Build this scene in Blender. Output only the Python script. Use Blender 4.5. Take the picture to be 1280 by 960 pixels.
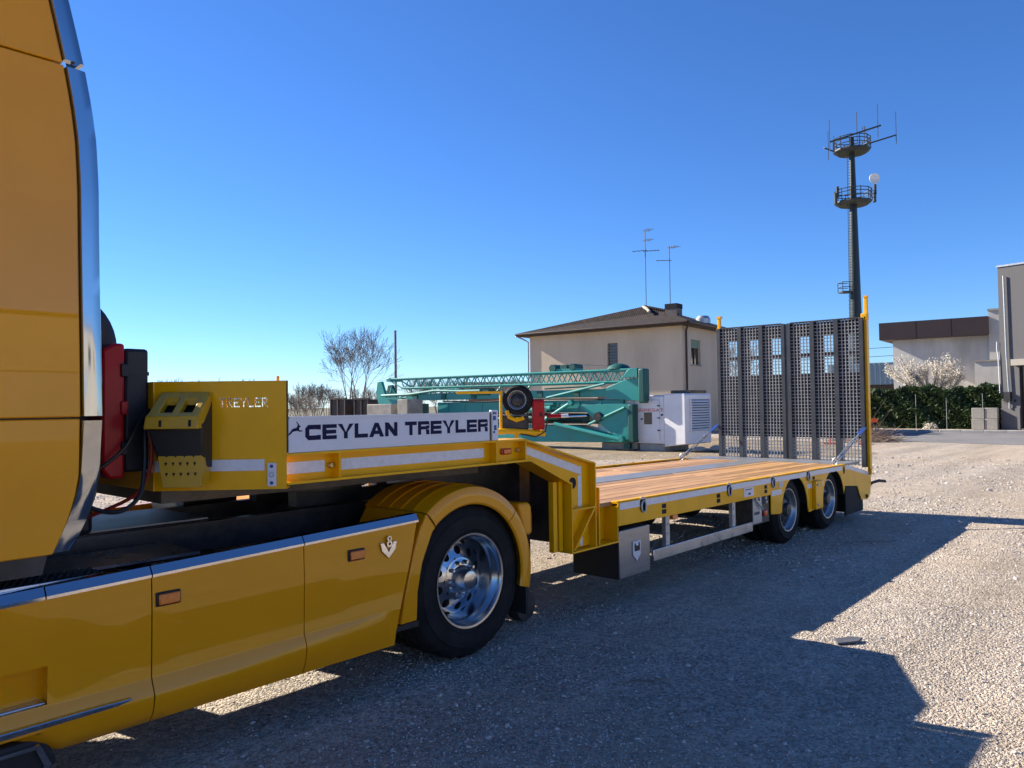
import bpy, bmesh, math, random
import numpy as np
from mathutils import Vector, Matrix
random.seed(7)
rad = math.radians
S = bpy.context.scene
for o in list(bpy.data.objects):
    bpy.data.objects.remove(o, do_unlink=True)
COL = S.collection

# ------------------------------------------------------------------ camera
YAW, PITCH, ROLL, EYE = rad(41.62), rad(1.55), 0.013, 1.70
cam_d = bpy.data.cameras.new('camera')
cam_d.sensor_width = 36.0
cam_d.lens = 961.0 / 1280.0 * 36.0
cam_d.clip_start, cam_d.clip_end = 0.05, 3000
cam = bpy.data.objects.new('camera', cam_d)
COL.objects.link(cam)
fw = Vector((math.cos(YAW)*math.cos(PITCH), math.sin(YAW)*math.cos(PITCH), math.sin(PITCH)))
rt = Vector((math.sin(YAW), -math.cos(YAW), 0))
up = rt.cross(fw)
R_ = rt*math.cos(ROLL) - up*math.sin(ROLL)
U_ = rt*math.sin(ROLL) + up*math.cos(ROLL)
cam.matrix_world = Matrix(((R_.x, U_.x, -fw.x, 0), (R_.y, U_.y, -fw.y, 0), (R_.z, U_.z, -fw.z, EYE), (0, 0, 0, 1)))
S.camera = cam

# ------------------------------------------------------------------ sky and sun
SUN_FROM = Vector((-0.36, 1.71, 1.0)).normalized()
ELEV = math.asin(SUN_FROM.z)
AZ = math.atan2(SUN_FROM.x, SUN_FROM.y)
W = bpy.data.worlds.new('World'); S.world = W; W.use_nodes = True
nt = W.node_tree; nt.nodes.clear()
sky = nt.nodes.new('ShaderNodeTexSky'); sky.sky_type = 'NISHITA'; sky.sun_disc = False
sky.sun_elevation = ELEV; sky.sun_rotation = AZ
sky.altitude = 800; sky.air_density = 1.0; sky.dust_density = 0.0; sky.ozone_density = 10.0
bg = nt.nodes.new('ShaderNodeBackground'); bg.inputs[1].default_value = 0.08
wo = nt.nodes.new('ShaderNodeOutputWorld')
sat = nt.nodes.new('ShaderNodeHueSaturation'); sat.inputs['Saturation'].default_value = 1.05; sat.inputs['Hue'].default_value = 0.505; nt.links.new(sky.outputs[0], sat.inputs['Color']); nt.links.new(sat.outputs[0], bg.inputs[0]); nt.links.new(bg.outputs[0], wo.inputs[0])
sl = bpy.data.lights.new('sun', 'SUN'); sl.energy = 5.0; sl.angle = rad(0.53); sl.color = (1.0, 0.91, 0.77)
so = bpy.data.objects.new('sun', sl); COL.objects.link(so)
so.rotation_euler = (-SUN_FROM).to_track_quat('-Z', 'Y').to_euler()
so.location = (0, 30, 30)
S.view_settings.view_transform = 'Standard'
S.view_settings.look = 'None'
S.view_settings.exposure = 1.24
S.view_settings.gamma = 1.0
S.view_settings.use_curve_mapping = False
S.render.engine = 'CYCLES'
S.render.resolution_x, S.render.resolution_y = 1024, 768

# ------------------------------------------------------------------ materials
def nodes(name):
    m = bpy.data.materials.new(name); m.use_nodes = True
    t = m.node_tree; b = t.nodes['Principled BSDF']
    return m, t, b
def rgba(c): return (c[0], c[1], c[2], 1)
def mat(name, col, rough=0.5, metal=0.0, coat=0.0, var=0.12, scale=6.0, bump=0.0, bscale=60.0, rvar=0.1, dirt=None, dirt_amt=0.0, spec=0.5, coat_rough=0.05, stretch=(1, 1, 1)):
    m, t, b = nodes(name)
    tc = t.nodes.new('ShaderNodeTexCoord')
    mp = t.nodes.new('ShaderNodeMapping'); mp.inputs['Scale'].default_value = stretch
    t.links.new(tc.outputs['Object'], mp.inputs[0])
    n = t.nodes.new('ShaderNodeTexNoise'); n.inputs['Scale'].default_value = scale; n.inputs['Detail'].default_value = 6
    t.links.new(mp.outputs[0], n.inputs['Vector'])
    r = t.nodes.new('ShaderNodeValToRGB')
    r.color_ramp.elements[0].position = 0.3; r.color_ramp.elements[1].position = 0.7
    r.color_ramp.elements[0].color = rgba([c*(1-var) for c in col]); r.color_ramp.elements[1].color = rgba([min(1, c*(1+var)) for c in col])
    t.links.new(n.outputs[0], r.inputs[0]); out = r.outputs[0]
    if dirt:
        n2 = t.nodes.new('ShaderNodeTexNoise'); n2.inputs['Scale'].default_value = scale*0.6; n2.inputs['Detail'].default_value = 8; n2.inputs['Roughness'].default_value = 0.7
        t.links.new(mp.outputs[0], n2.inputs['Vector'])
        r2 = t.nodes.new('ShaderNodeMapRange'); r2.inputs[1].default_value = 0.45; r2.inputs[2].default_value = 0.75; r2.inputs[4].default_value = dirt_amt
        t.links.new(n2.outputs[0], r2.inputs[0])
        mx = t.nodes.new('ShaderNodeMix'); mx.data_type = 'RGBA'; mx.inputs[7].default_value = rgba(dirt)
        t.links.new(r2.outputs[0], mx.inputs[0]); t.links.new(out, mx.inputs[6]); out = mx.outputs[2]
    t.links.new(out, b.inputs['Base Color'])
    rr = t.nodes.new('ShaderNodeMapRange'); rr.inputs[3].default_value = max(0, rough-rvar); rr.inputs[4].default_value = min(1, rough+rvar)
    t.links.new(n.outputs[0], rr.inputs[0]); t.links.new(rr.outputs[0], b.inputs['Roughness'])
    b.inputs['Metallic'].default_value = metal; b.inputs['Specular IOR Level'].default_value = spec
    b.inputs['Coat Weight'].default_value = coat; b.inputs['Coat Roughness'].default_value = coat_rough
    if bump:
        nb = t.nodes.new('ShaderNodeTexNoise'); nb.inputs['Scale'].default_value = bscale; nb.inputs['Detail'].default_value = 5
        t.links.new(mp.outputs[0], nb.inputs['Vector'])
        bp = t.nodes.new('ShaderNodeBump'); bp.inputs['Strength'].default_value = bump; bp.inputs['Distance'].default_value = 0.01
        t.links.new(nb.outputs[0], bp.inputs['Height']); t.links.new(bp.outputs[0], b.inputs['Normal'])
    return m
M = {}
M['gold'] = mat('golden_truck_paint', (0.78, 0.31, 0.002), 0.35, 0.0, 0.75, 0.03, 3, 0.010, 14, 0.03, coat_rough=0.015, spec=0.03)
M['yellow'] = mat('trailer_yellow_paint', (0.88, 0.43, 0.001), 0.36, 0, 0.25, 0.05, 4, 0.02, 40, 0.06, dirt=(0.34, 0.20, 0.03), dirt_amt=0.16, spec=0.12)
M['lime'] = mat('chock_yellow_plastic', (0.55, 0.31, 0.005), 0.42, 0, 0, 0.06, 12, 0.03, 90, dirt=(0.2, 0.16, 0.06), dirt_amt=0.3)
M['chrome'] = mat('polished_steel', (0.60, 0.61, 0.63), 0.06, 1.0, 0, 0.02, 3, 0.02, 5, 0.03)
M['trim'] = mat('stainless_cab_trim', (0.40, 0.42, 0.45), 0.07, 1.0, 0, 0.02, 3, 0.03, 4, 0.02)
M['alu'] = mat('brushed_aluminium', (0.62, 0.63, 0.64), 0.3, 1.0, 0, 0.08, 8, 0.02, 80, 0.1)
M['rim'] = mat('polished_alloy_rim', (0.45, 0.46, 0.48), 0.19, 1.0, 0, 0.10, 9, 0.03, 30, 0.08)
M['rimgrey'] = mat('silver_wheel_paint', (0.36, 0.38, 0.40), 0.30, 0.85, 0, 0.08, 9, 0.02, 30, 0.08)
M['tyre'] = mat('tyre_rubber', (0.012, 0.012, 0.013), 0.75, 0, 0, 0.3, 9, 0.12, 60, dirt=(0.06, 0.055, 0.05), dirt_amt=0.25, spec=0.2)
M['black'] = mat('black_plastic', (0.016, 0.016, 0.018), 0.5, 0, 0, 0.25, 12, 0.08, 120, spec=0.4)
M['blacksteel'] = mat('black_chassis_paint', (0.02, 0.02, 0.022), 0.42, 0, 0, 0.3, 9, 0.06, 40, dirt=(0.16, 0.14, 0.12), dirt_amt=0.35)
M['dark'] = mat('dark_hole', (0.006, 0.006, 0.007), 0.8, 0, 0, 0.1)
M['rubber'] = mat('mudflap_rubber', (0.015, 0.015, 0.015), 0.75, 0, 0, 0.2, 10, 0.05, 60, dirt=(0.1, 0.09, 0.08), dirt_amt=0.3)
M['red'] = mat('red_box_plastic', (0.42, 0.008, 0.012), 0.38, 0, 0.1, 0.08, 8, 0.03, 90, spec=0.2)
M['white'] = mat('white_sheet_paint', (0.72, 0.72, 0.73), 0.4, 0, 0.2, 0.04, 3, 0.01, 20, dirt=(0.4, 0.36, 0.3), dirt_amt=0.15)
M['boardwhite'] = mat('sign_board_white', (0.70, 0.69, 0.70), 0.4, 0, 0, 0.03, 5, 0.01, 30, dirt=(0.5, 0.47, 0.42), dirt_amt=0.2)
M['navy'] = mat('navy_lettering', (0.010, 0.010, 0.045), 0.55, 0, 0, 0.05, spec=0.15)
M['blue'] = mat('blue_print', (0.02, 0.055, 0.23), 0.45, 0, 0, 0.05)
M['redprint'] = mat('red_lettering', (0.55, 0.02, 0.03), 0.45, 0, 0, 0.05)
M['tape'] = mat('reflective_tape', (0.70, 0.70, 0.72), 0.35, 0.0, 0, 0.06, 40, 0.06, 160, dirt=(0.42, 0.36, 0.26), dirt_amt=0.3)
M['amber'] = mat('amber_lens', (0.72, 0.17, 0.01), 0.15, 0, 0.5, 0.15, 60)
M['redlens'] = mat('red_lens', (0.45, 0.01, 0.01), 0.15, 0, 0.5, 0.15, 60)
M['galv'] = mat('galvanised_steel', (0.42, 0.44, 0.46), 0.42, 0.7, 0, 0.14, 14, 0.04, 90, 0.1)
M['rampsteel'] = mat('ramp_grey_steel', (0.052, 0.056, 0.066), 0.5, 0.35, 0, 0.15, 8, 0.05, 60)
M['grating'] = mat('ramp_grating_steel', (0.29, 0.295, 0.30), 0.55, 0.2, 0, 0.15, 8, 0.0)
M['toolbox'] = mat('brushed_toolbox_steel', (0.30, 0.31, 0.33), 0.32, 0.8, 0, 0.08, 5, 0.03, 90, stretch=(1, 1, 14))
M['treadplate'] = mat('grey_deck_steel', (0.28, 0.285, 0.29), 0.45, 0.5, 0, 0.12, 7, 0.15, 120, dirt=(0.3, 0.25, 0.2), dirt_amt=0.3)
M['teal'] = mat('crane_teal_paint', (0.010, 0.27, 0.245), 0.45, 0, 0.12, 0.08, 2, 0.02, 20, dirt=(0.12, 0.14, 0.11), dirt_amt=0.3)
M['tealdark'] = mat('crane_dark_teal_paint', (0.006, 0.085, 0.07), 0.5, 0, 0, 0.1, 3, 0.02, 20)
M['cream'] = mat('cream_house_render', (0.62, 0.50, 0.36), 0.85, 0, 0, 0.07, 0.7, 0.1, 30, dirt=(0.34, 0.29, 0.20), dirt_amt=0.45, stretch=(1, 1, 0.35))
M['wood_dark'] = mat('dark_eaves_wood', (0.05, 0.035, 0.025), 0.7, 0, 0, 0.2, 4)
M['shutter'] = mat('grey_shutter_slats', (0.13, 0.14, 0.14), 0.6, 0, 0, 0.1)
M['blind'] = mat('green_roller_blind', (0.16, 0.25, 0.17), 0.6, 0, 0, 0.1)
M['glass'] = mat('dark_window_glass', (0.015, 0.018, 0.022), 0.08, 0, 0, 0.1, spec=0.8)
M['copper'] = mat('brown_gutter', (0.045, 0.03, 0.022), 0.45, 0.3, 0, 0.2)
M['brickchim'] = mat('dark_chimney_render', (0.16, 0.13, 0.11), 0.9, 0, 0, 0.3, 2, 0.3, 20)
M['stack'] = mat('black_render', (0.02, 0.018, 0.017), 0.9)
M['wire'] = mat('aerial_grey_metal', (0.10, 0.105, 0.11), 0.5, 0.4)
M['mast'] = mat('dark_green_mast_paint', (0.012, 0.019, 0.017), 0.45, 0.1, 0.1, 0.2, 0.5)
M['masttrim'] = mat('mast_platform_grey', (0.035, 0.045, 0.048), 0.5, 0.2)
M['dish'] = mat('white_dish', (0.72, 0.72, 0.70), 0.5)
M['greywall'] = mat('grey_plaster_wall', (0.115, 0.112, 0.117), 0.85, 0, 0, 0.05, 0.6, 0.1, 25, dirt=(0.085, 0.08, 0.08), dirt_amt=0.3, stretch=(1, 1, 0.4))
M['stainwall'] = mat('stained_white_concrete', (0.66, 0.63, 0.58), 0.9, 0, 0, 0.1, 0.5, 0.15, 12, dirt=(0.24, 0.23, 0.22), dirt_amt=0.75, stretch=(1, 1, 0.3))
M['brown'] = mat('brown_metal_fascia', (0.045, 0.026, 0.024), 0.5, 0.1, 0, 0.08, 0.6)
M['concrete'] = mat('weathered_concrete', (0.36, 0.335, 0.29), 0.9, 0, 0, 0.15, 3, 0.3, 25, dirt=(0.13, 0.12, 0.10), dirt_amt=0.6)
M['rust'] = mat('rusty_dark_steel', (0.055, 0.045, 0.042), 0.75, 0.2, 0, 0.3, 3, 0.2, 20, dirt=(0.14, 0.06, 0.03), dirt_amt=0.5)
M['blueroof'] = mat('blue_grey_sheet_roof', (0.16, 0.24, 0.30), 0.5, 0.2, 0, 0.1)
M['orange'] = mat('orange_barrier_plastic', (0.75, 0.10, 0.02), 0.45)
M['bark'] = mat('winter_bark', (0.17, 0.14, 0.115), 0.9, 0, 0, 0.3, 8)
M['drytwig'] = mat('dry_twigs', (0.26, 0.18, 0.12), 0.9, 0, 0, 0.3, 8)
M['wirecable'] = mat('black_cable', (0.012, 0.012, 0.013), 0.45)
M['redhose'] = mat('red_air_hose', (0.35, 0.03, 0.015), 0.4)
M['slate'] = mat('slate_grey_scrap', (0.085, 0.088, 0.10), 0.7, 0, 0, 0.2, 8, 0.3, 30)
M['asphalt'] = mat('worn_asphalt', (0.16, 0.155, 0.155), 0.9, 0, 0, 0.15, 0.6, 0.3, 60, dirt=(0.30, 0.27, 0.24), dirt_amt=0.4)
M['kerb'] = mat('kerb_concrete', (0.34, 0.33, 0.31), 0.9, 0, 0, 0.15, 3, 0.2, 30)
M['beige'] = mat('pale_factory_render', (0.36, 0.33, 0.28), 0.85, 0, 0, 0.06, 0.4)
M['soil'] = mat('winter_field', (0.13, 0.115, 0.065), 0.95, 0, 0, 0.25, 0.05)
M['brickred'] = mat('far_brick_wall', (0.22, 0.10, 0.07), 0.9, 0, 0, 0.2, 1.5)
M['brass'] = mat('zinc_bolt', (0.55, 0.45, 0.22), 0.35, 0.9)

def leafmat(name, c1, c2, trans=0.25):
    m, t, b = nodes(name)
    g = t.nodes.new('ShaderNodeNewGeometry'); r = t.nodes.new('ShaderNodeValToRGB')
    r.color_ramp.elements[0].color = rgba(c1); r.color_ramp.elements[1].color = rgba(c2)
    t.links.new(g.outputs['Random Per Island'], r.inputs[0]); t.links.new(r.outputs[0], b.inputs['Base Color'])
    b.inputs['Roughness'].default_value = 0.55
    tr = t.nodes.new('ShaderNodeBsdfTranslucent'); t.links.new(r.outputs[0], tr.inputs[0])
    mx = t.nodes.new('ShaderNodeMixShader'); mx.inputs[0].default_value = trans
    o = t.nodes['Material Output']
    t.links.new(b.outputs[0], mx.inputs[1]); t.links.new(tr.outputs[0], mx.inputs[2]); t.links.new(mx.outputs[0], o.inputs[0])
    return m
M['hedgeleaf'] = leafmat('laurel_hedge_leaf', (0.014, 0.028, 0.009), (0.06, 0.10, 0.03))
M['blossom'] = leafmat('white_blossom', (0.50, 0.45, 0.38), (0.74, 0.69, 0.60), 0.35)
M['bushleaf'] = leafmat('pale_bush_leaf', (0.09, 0.10, 0.05), (0.22, 0.22, 0.13))

def plank_mat():
    m, t, b = nodes('deck_hardwood')
    tc = t.nodes.new('ShaderNodeTexCoord'); mp = t.nodes.new('ShaderNodeMapping'); mp.inputs['Scale'].default_value = (0.8, 16, 16)
    oi = t.nodes.new('ShaderNodeObjectInfo')
    ad = t.nodes.new('ShaderNodeVectorMath'); ad.operation = 'ADD'
    cx = t.nodes.new('ShaderNodeCombineXYZ')
    ml = t.nodes.new('ShaderNodeMath'); ml.operation = 'MULTIPLY'; ml.inputs[1].default_value = 37
    t.links.new(oi.outputs['Random'], ml.inputs[0])
    for k in range(3): t.links.new(ml.outputs[0], cx.inputs[k])
    t.links.new(tc.outputs['Object'], ad.inputs[0]); t.links.new(cx.outputs[0], ad.inputs[1]); t.links.new(ad.outputs[0], mp.inputs[0])
    n = t.nodes.new('ShaderNodeTexNoise'); n.inputs['Scale'].default_value = 3; n.inputs['Detail'].default_value = 8; n.inputs['Distortion'].default_value = 0.6
    t.links.new(mp.outputs[0], n.inputs['Vector'])
    r = t.nodes.new('ShaderNodeValToRGB'); r.color_ramp.elements[0].position = 0.3; r.color_ramp.elements[1].position = 0.72
    r.color_ramp.elements[0].color = (0.33, 0.16, 0.055, 1); r.color_ramp.elements[1].color = (0.66, 0.38, 0.155, 1)
    t.links.new(n.outputs[0], r.inputs[0])
    hs = t.nodes.new('ShaderNodeHueSaturation'); mr = t.nodes.new('ShaderNodeMapRange'); mr.inputs[3].default_value = 0.68; mr.inputs[4].default_value = 1.22
    t.links.new(oi.outputs['Random'], mr.inputs[0]); t.links.new(mr.outputs[0], hs.inputs['Value']); t.links.new(r.outputs[0], hs.inputs['Color'])
    t.links.new(hs.outputs[0], b.inputs['Base Color']); b.inputs['Roughness'].default_value = 0.5
    bp = t.nodes.new('ShaderNodeBump'); bp.inputs['Strength'].default_value = 0.2; bp.inputs['Distance'].default_value = 0.004
    t.links.new(n.outputs[0], bp.inputs['Height']); t.links.new(bp.outputs[0], b.inputs['Normal'])
    return m
M['plank'] = plank_mat()

def roof_mat():
    m, t, b = nodes('old_clay_roof_tiles')
    tc = t.nodes.new('ShaderNodeTexCoord')
    n = t.nodes.new('ShaderNodeTexNoise'); n.inputs['Scale'].default_value = 4.5; n.inputs['Detail'].default_value = 9; n.inputs['Roughness'].default_value = 0.85
    t.links.new(tc.outputs['Object'], n.inputs['Vector'])
    r = t.nodes.new('ShaderNodeValToRGB'); r.color_ramp.elements[0].position = 0.44; r.color_ramp.elements[1].position = 0.68
    r.color_ramp.elements[0].color = (0.004, 0.0035, 0.0035, 1); r.color_ramp.elements[1].color = (0.075, 0.038, 0.026, 1)
    t.links.new(n.outputs[0], r.inputs[0]); t.links.new(r.outputs[0], b.inputs['Base Color']); b.inputs['Roughness'].default_value = 0.9
    w = t.nodes.new('ShaderNodeTexWave'); w.bands_direction = 'X'; w.inputs['Scale'].default_value = 2.6; w.inputs['Distortion'].default_value = 0.4
    t.links.new(tc.outputs['Object'], w.inputs['Vector'])
    bp = t.nodes.new('ShaderNodeBump'); bp.inputs['Strength'].default_value = 0.5; bp.inputs['Distance'].default_value = 0.05
    t.links.new(w.outputs[0], bp.inputs['Height']); t.links.new(bp.outputs[0], b.inputs['Normal'])
    return m
M['rooftile'] = roof_mat()

def gravel_mat(name, base, far=False):
    m, t, b = nodes(name)
    tc = t.nodes.new('ShaderNodeTexCoord')
    def noise(s, d=6, rr=0.6):
        n = t.nodes.new('ShaderNodeTexNoise'); n.inputs['Scale'].default_value = s; n.inputs['Detail'].default_value = d; n.inputs['Roughness'].default_value = rr
        t.links.new(tc.outputs['Object'], n.inputs['Vector']); return n
    vo = t.nodes.new('ShaderNodeTexVoronoi'); vo.inputs['Scale'].default_value = 55; vo.inputs['Randomness'].default_value = 1
    t.links.new(tc.outputs['Object'], vo.inputs['Vector'])
    vo2 = t.nodes.new('ShaderNodeTexVoronoi'); vo2.inputs['Scale'].default_value = 130
    t.links.new(tc.outputs['Object'], vo2.inputs['Vector'])
    r = t.nodes.new('ShaderNodeValToRGB')
    e = r.color_ramp.elements
    e[0].position = 0.0; e[0].color = rgba([c*0.55 for c in base]); e[1].position = 1.0; e[1].color = rgba([min(1, c*1.35) for c in base])
    sp = t.nodes.new('ShaderNodeSeparateColor'); t.links.new(vo.outputs['Color'], sp.inputs[0]); t.links.new(sp.outputs[0], r.inputs[0])
    # broad worn / dusty patches
    n1 = noise(0.35, 8, 0.62)
    r1 = t.nodes.new('ShaderNodeMapRange'); r1.inputs[1].default_value = 0.40; r1.inputs[2].default_value = 0.68
    t.links.new(n1.outputs[0], r1.inputs[0])
    mx = t.nodes.new('ShaderNodeMix'); mx.data_type = 'RGBA'; mx.inputs[7].default_value = rgba((base[0]*1.08, base[1]*0.98, base[2]*0.84))
    ml = t.nodes.new('ShaderNodeMath'); ml.operation = 'MULTIPLY'; ml.inputs[1].default_value = 0.7
    t.links.new(r1.outputs[0], ml.inputs[0]); t.links.new(ml.outputs[0], mx.inputs[0]); t.links.new(r.outputs[0], mx.inputs[6])
    n3 = noise(1.7, 9, 0.7); r3 = t.nodes.new('ShaderNodeMapRange'); r3.inputs[1].default_value = 0.3; r3.inputs[2].default_value = 0.75; r3.inputs[3].default_value = 0.74; r3.inputs[4].default_value = 1.07
    t.links.new(n3.outputs[0], r3.inputs[0])
    mpt = t.nodes.new('ShaderNodeMapping'); mpt.inputs['Rotation'].default_value = (0, 0, rad(-8)); mpt.inputs['Scale'].default_value = (0.10, 1.25, 1)
    t.links.new(tc.outputs['Object'], mpt.inputs[0])
    n4 = t.nodes.new('ShaderNodeTexNoise'); n4.inputs['Scale'].default_value = 1.0; n4.inputs['Detail'].default_value = 4; t.links.new(mpt.outputs[0], n4.inputs['Vector'])
    r4 = t.nodes.new('ShaderNodeMapRange'); r4.inputs[1].default_value = 0.35; r4.inputs[2].default_value = 0.65; r4.inputs[3].default_value = 0.84; r4.inputs[4].default_value = 1.14
    t.links.new(n4.outputs[0], r4.inputs[0])
    n5 = noise(11, 3, 0.6); r5 = t.nodes.new('ShaderNodeMapRange'); r5.inputs[1].default_value = 0.3; r5.inputs[2].default_value = 0.7; r5.inputs[3].default_value = 0.80; r5.inputs[4].default_value = 1.16
    t.links.new(n5.outputs[0], r5.inputs[0])
    m5 = t.nodes.new('ShaderNodeMath'); m5.operation = 'MULTIPLY'; t.links.new(r5.outputs[0], m5.inputs[0]); t.links.new(r4.outputs[0], m5.inputs[1])
    mv = t.nodes.new('ShaderNodeMath'); mv.operation = 'MULTIPLY'; t.links.new(r3.outputs[0], mv.inputs[0]); t.links.new(m5.outputs[0], mv.inputs[1])
    hs = t.nodes.new('ShaderNodeHueSaturation'); t.links.new(mx.outputs[2], hs.inputs['Color']); t.links.new(mv.outputs[0], hs.inputs['Value'])
    t.links.new(hs.outputs[0], b.inputs['Base Color'])
    b.inputs['Roughness'].default_value = 0.92; b.inputs['Specular IOR Level'].default_value = 0.25
    # relief
    n2 = noise(9, 8, 0.7)
    a1 = t.nodes.new('ShaderNodeMath'); a1.operation = 'MULTIPLY_ADD'; a1.inputs[1].default_value = -0.9
    t.links.new(vo.outputs['Distance'], a1.inputs[0]); t.links.new(n2.outputs[0], a1.inputs[2])
    a2 = t.nodes.new('ShaderNodeMath'); a2.operation = 'MULTIPLY_ADD'; a2.inputs[1].default_value = -0.45
    t.links.new(vo2.outputs['Distance'], a2.inputs[0]); t.links.new(a1.outputs[0], a2.inputs[2])
    bp = t.nodes.new('ShaderNodeBump'); bp.inputs['Strength'].default_value = 0.9; bp.inputs['Distance'].default_value = 0.03
    t.links.new(a2.outputs[0], bp.inputs['Height']); t.links.new(bp.outputs[0], b.inputs['Normal'])
    return m
M['gravel'] = gravel_mat('limestone_gravel', (0.57, 0.49, 0.405))
M['dirt'] = gravel_mat('straw_coloured_rubble_ground', (0.40, 0.32, 0.22))
def pebble_mat():
    m, t, b = nodes('gravel_stone')
    oi = t.nodes.new('ShaderNodeObjectInfo'); r = t.nodes.new('ShaderNodeValToRGB'); e = r.color_ramp.elements
    e[0].color = (0.17, 0.15, 0.135, 1); e[1].color = (0.58, 0.53, 0.475, 1)
    k = e.new(0.25); k.color = (0.38, 0.335, 0.295, 1); k = e.new(0.75); k.color = (0.53, 0.475, 0.42, 1)
    t.links.new(oi.outputs['Random'], r.inputs[0]); t.links.new(r.outputs[0], b.inputs['Base Color']); b.inputs['Roughness'].default_value = 0.9
    return m
M['pebble'] = pebble_mat()

# ------------------------------------------------------------------ mesh builder
OFF = {}
class MB:
    def __init__(s): s.v = []; s.f = []
    def add(s, vs, fs):
        n = len(s.v); s.v += [tuple(p) for p in vs]; s.f += [tuple(i+n for i in q) for q in fs]; return s
    def box(s, x0, x1, y0, y1, z0, z1):
        return s.add([(x0,y0,z0),(x1,y0,z0),(x1,y1,z0),(x0,y1,z0),(x0,y0,z1),(x1,y0,z1),(x1,y1,z1),(x0,y1,z1)],
                     [(0,3,2,1),(4,5,6,7),(0,1,5,4),(1,2,6,5),(2,3,7,6),(3,0,4,7)])
    def prism(s, pts, a, b, ax='y'):
        def P(p, k): return {'y': (p[0], k, p[1]), 'x': (k, p[0], p[1]), 'z': (p[0], p[1], k)}[ax]
        n = len(pts)
        return s.add([P(p, a) for p in pts]+[P(p, b) for p in pts],
                     [tuple(range(n)), tuple(range(2*n-1, n-1, -1))]+[(i, (i+1) % n, n+(i+1) % n, n+i) for i in range(n)])
    def tube(s, p, q, r, n=8, r2=None, cap=True):
        p, q = Vector(p), Vector(q); d = q-p
        if d.length < 1e-6: return s
        d.normalize(); a = d.orthogonal().normalized(); b = d.cross(a); r2 = r if r2 is None else r2
        vs = [p+(a*math.cos(2*math.pi*k/n)+b*math.sin(2*math.pi*k/n))*r for k in range(n)]+[q+(a*math.cos(2*math.pi*k/n)+b*math.sin(2*math.pi*k/n))*r2 for k in range(n)]
        fs = [(k, (k+1) % n, n+(k+1) % n, n+k) for k in range(n)]
        if cap: fs += [tuple(range(n-1, -1, -1)), tuple(range(n, 2*n))]
        return s.add(vs, fs)
    def path(s, pts, r, n=8, closed=False):
        pts = [Vector(p) for p in pts]; m = len(pts); vs = []; a = None
        for i, p in enumerate(pts):
            if closed: d = pts[(i+1) % m]-pts[i-1]
            else: d = pts[min(i+1, m-1)]-pts[max(i-1, 0)]
            d.normalize()
            a = d.orthogonal().normalized() if a is None else (a-d*a.dot(d)).normalized()
            b = d.cross(a)
            vs += [p+(a*math.cos(2*math.pi*k/n)+b*math.sin(2*math.pi*k/n))*r for k in range(n)]
        fs = []
        for i in range(m if closed else m-1):
            j = (i+1) % m
            fs += [(i*n+k, i*n+(k+1) % n, j*n+(k+1) % n, j*n+k) for k in range(n)]
        if not closed: fs += [tuple(range(n-1, -1, -1)), tuple(range((m-1)*n, m*n))]
        return s.add(vs, fs)
    def lathe(s, prof, c=(0,0,0), n=48, ax='y', a0=0.0, a1=2*math.pi, closed=False):
        full = abs(a1-a0-2*math.pi) < 1e-6; cnt = n if full else n+1; vs = []
        for i in range(cnt):
            t = a0+(a1-a0)*i/n; ct, st = math.cos(t), math.sin(t)
            for r, h in prof:
                if ax == 'y': vs.append((c[0]+r*ct, c[1]+h, c[2]+r*st))
                elif ax == 'z': vs.append((c[0]+r*ct, c[1]+r*st, c[2]+h))
                else: vs.append((c[0]+h, c[1]+r*ct, c[2]+r*st))
        m = len(prof); fs = []
        for i in range(n):
            j = (i+1) % cnt
            for k in range(m if closed else m-1):
                l = (k+1) % m; fs.append((i*m+k, i*m+l, j*m+l, j*m+k))
        if not full and closed: fs += [tuple(range(m)), tuple(range((cnt-1)*m+m-1, (cnt-1)*m-1, -1))]
        return s.add(vs, fs)
    def map(s, fn): s.v = [tuple(fn(*p)) for p in s.v]; return s
    def build(s, name, material, parent=None, bevel=0.0, smooth=32, label=None, kind=None, loc=None, weld=False):
        me = bpy.data.meshes.new(name)
        off = Vector((0,0,0))
        if parent is not None: off = OFF.get(parent.name, off)
        if loc is not None: off = Vector(loc)
        me.from_pydata([(p[0]-off.x, p[1]-off.y, p[2]-off.z) for p in s.v], [], s.f)
        bm = bmesh.new(); bm.from_mesh(me)
        if weld: bmesh.ops.remove_doubles(bm, verts=bm.verts, dist=1e-5)
        bmesh.ops.recalc_face_normals(bm, faces=bm.faces); bm.to_mesh(me); bm.free()
        me.materials.append(M[material] if isinstance(material, str) else material)
        if smooth:
            me.shade_smooth(); me.set_sharp_from_angle(angle=rad(smooth))
        o = bpy.data.objects.new(name, me); COL.objects.link(o)
        if parent is not None: o.parent = parent; OFF[o.name] = off
        elif loc is not None: o.location = loc
        if bevel:
            bv = o.modifiers.new('bevel', 'BEVEL'); bv.width = bevel; bv.segments = 2; bv.limit_method = 'ANGLE'; bv.angle_limit = rad(40)
        if label: o['label'] = label
        if kind: o['kind'] = kind
        return o
def tag(o, label=None, cat=None, group=None, kind=None):
    if label: o['label'] = label
    if cat: o['category'] = cat
    if group: o['group'] = group
    if kind: o['kind'] = kind
    return o
def thing(name, label, cat, loc=(0,0,0), rz=0.0, group=None, world=False):
    """Empty at the thing's base.  world=True: its parts are given in world coordinates."""
    o = bpy.data.objects.new(name, None); COL.objects.link(o); o.location = loc; o.rotation_euler = (0, 0, rz); o.empty_display_size = 0.2
    if world: OFF[o.name] = Vector(loc)
    return tag(o, label, cat, group)
def copy_tree(o, parent=None):
    c = o.copy(); COL.objects.link(c); c.parent = parent
    for ch in [k for k in o.children]: copy_tree(ch, c)
    return c
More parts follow.
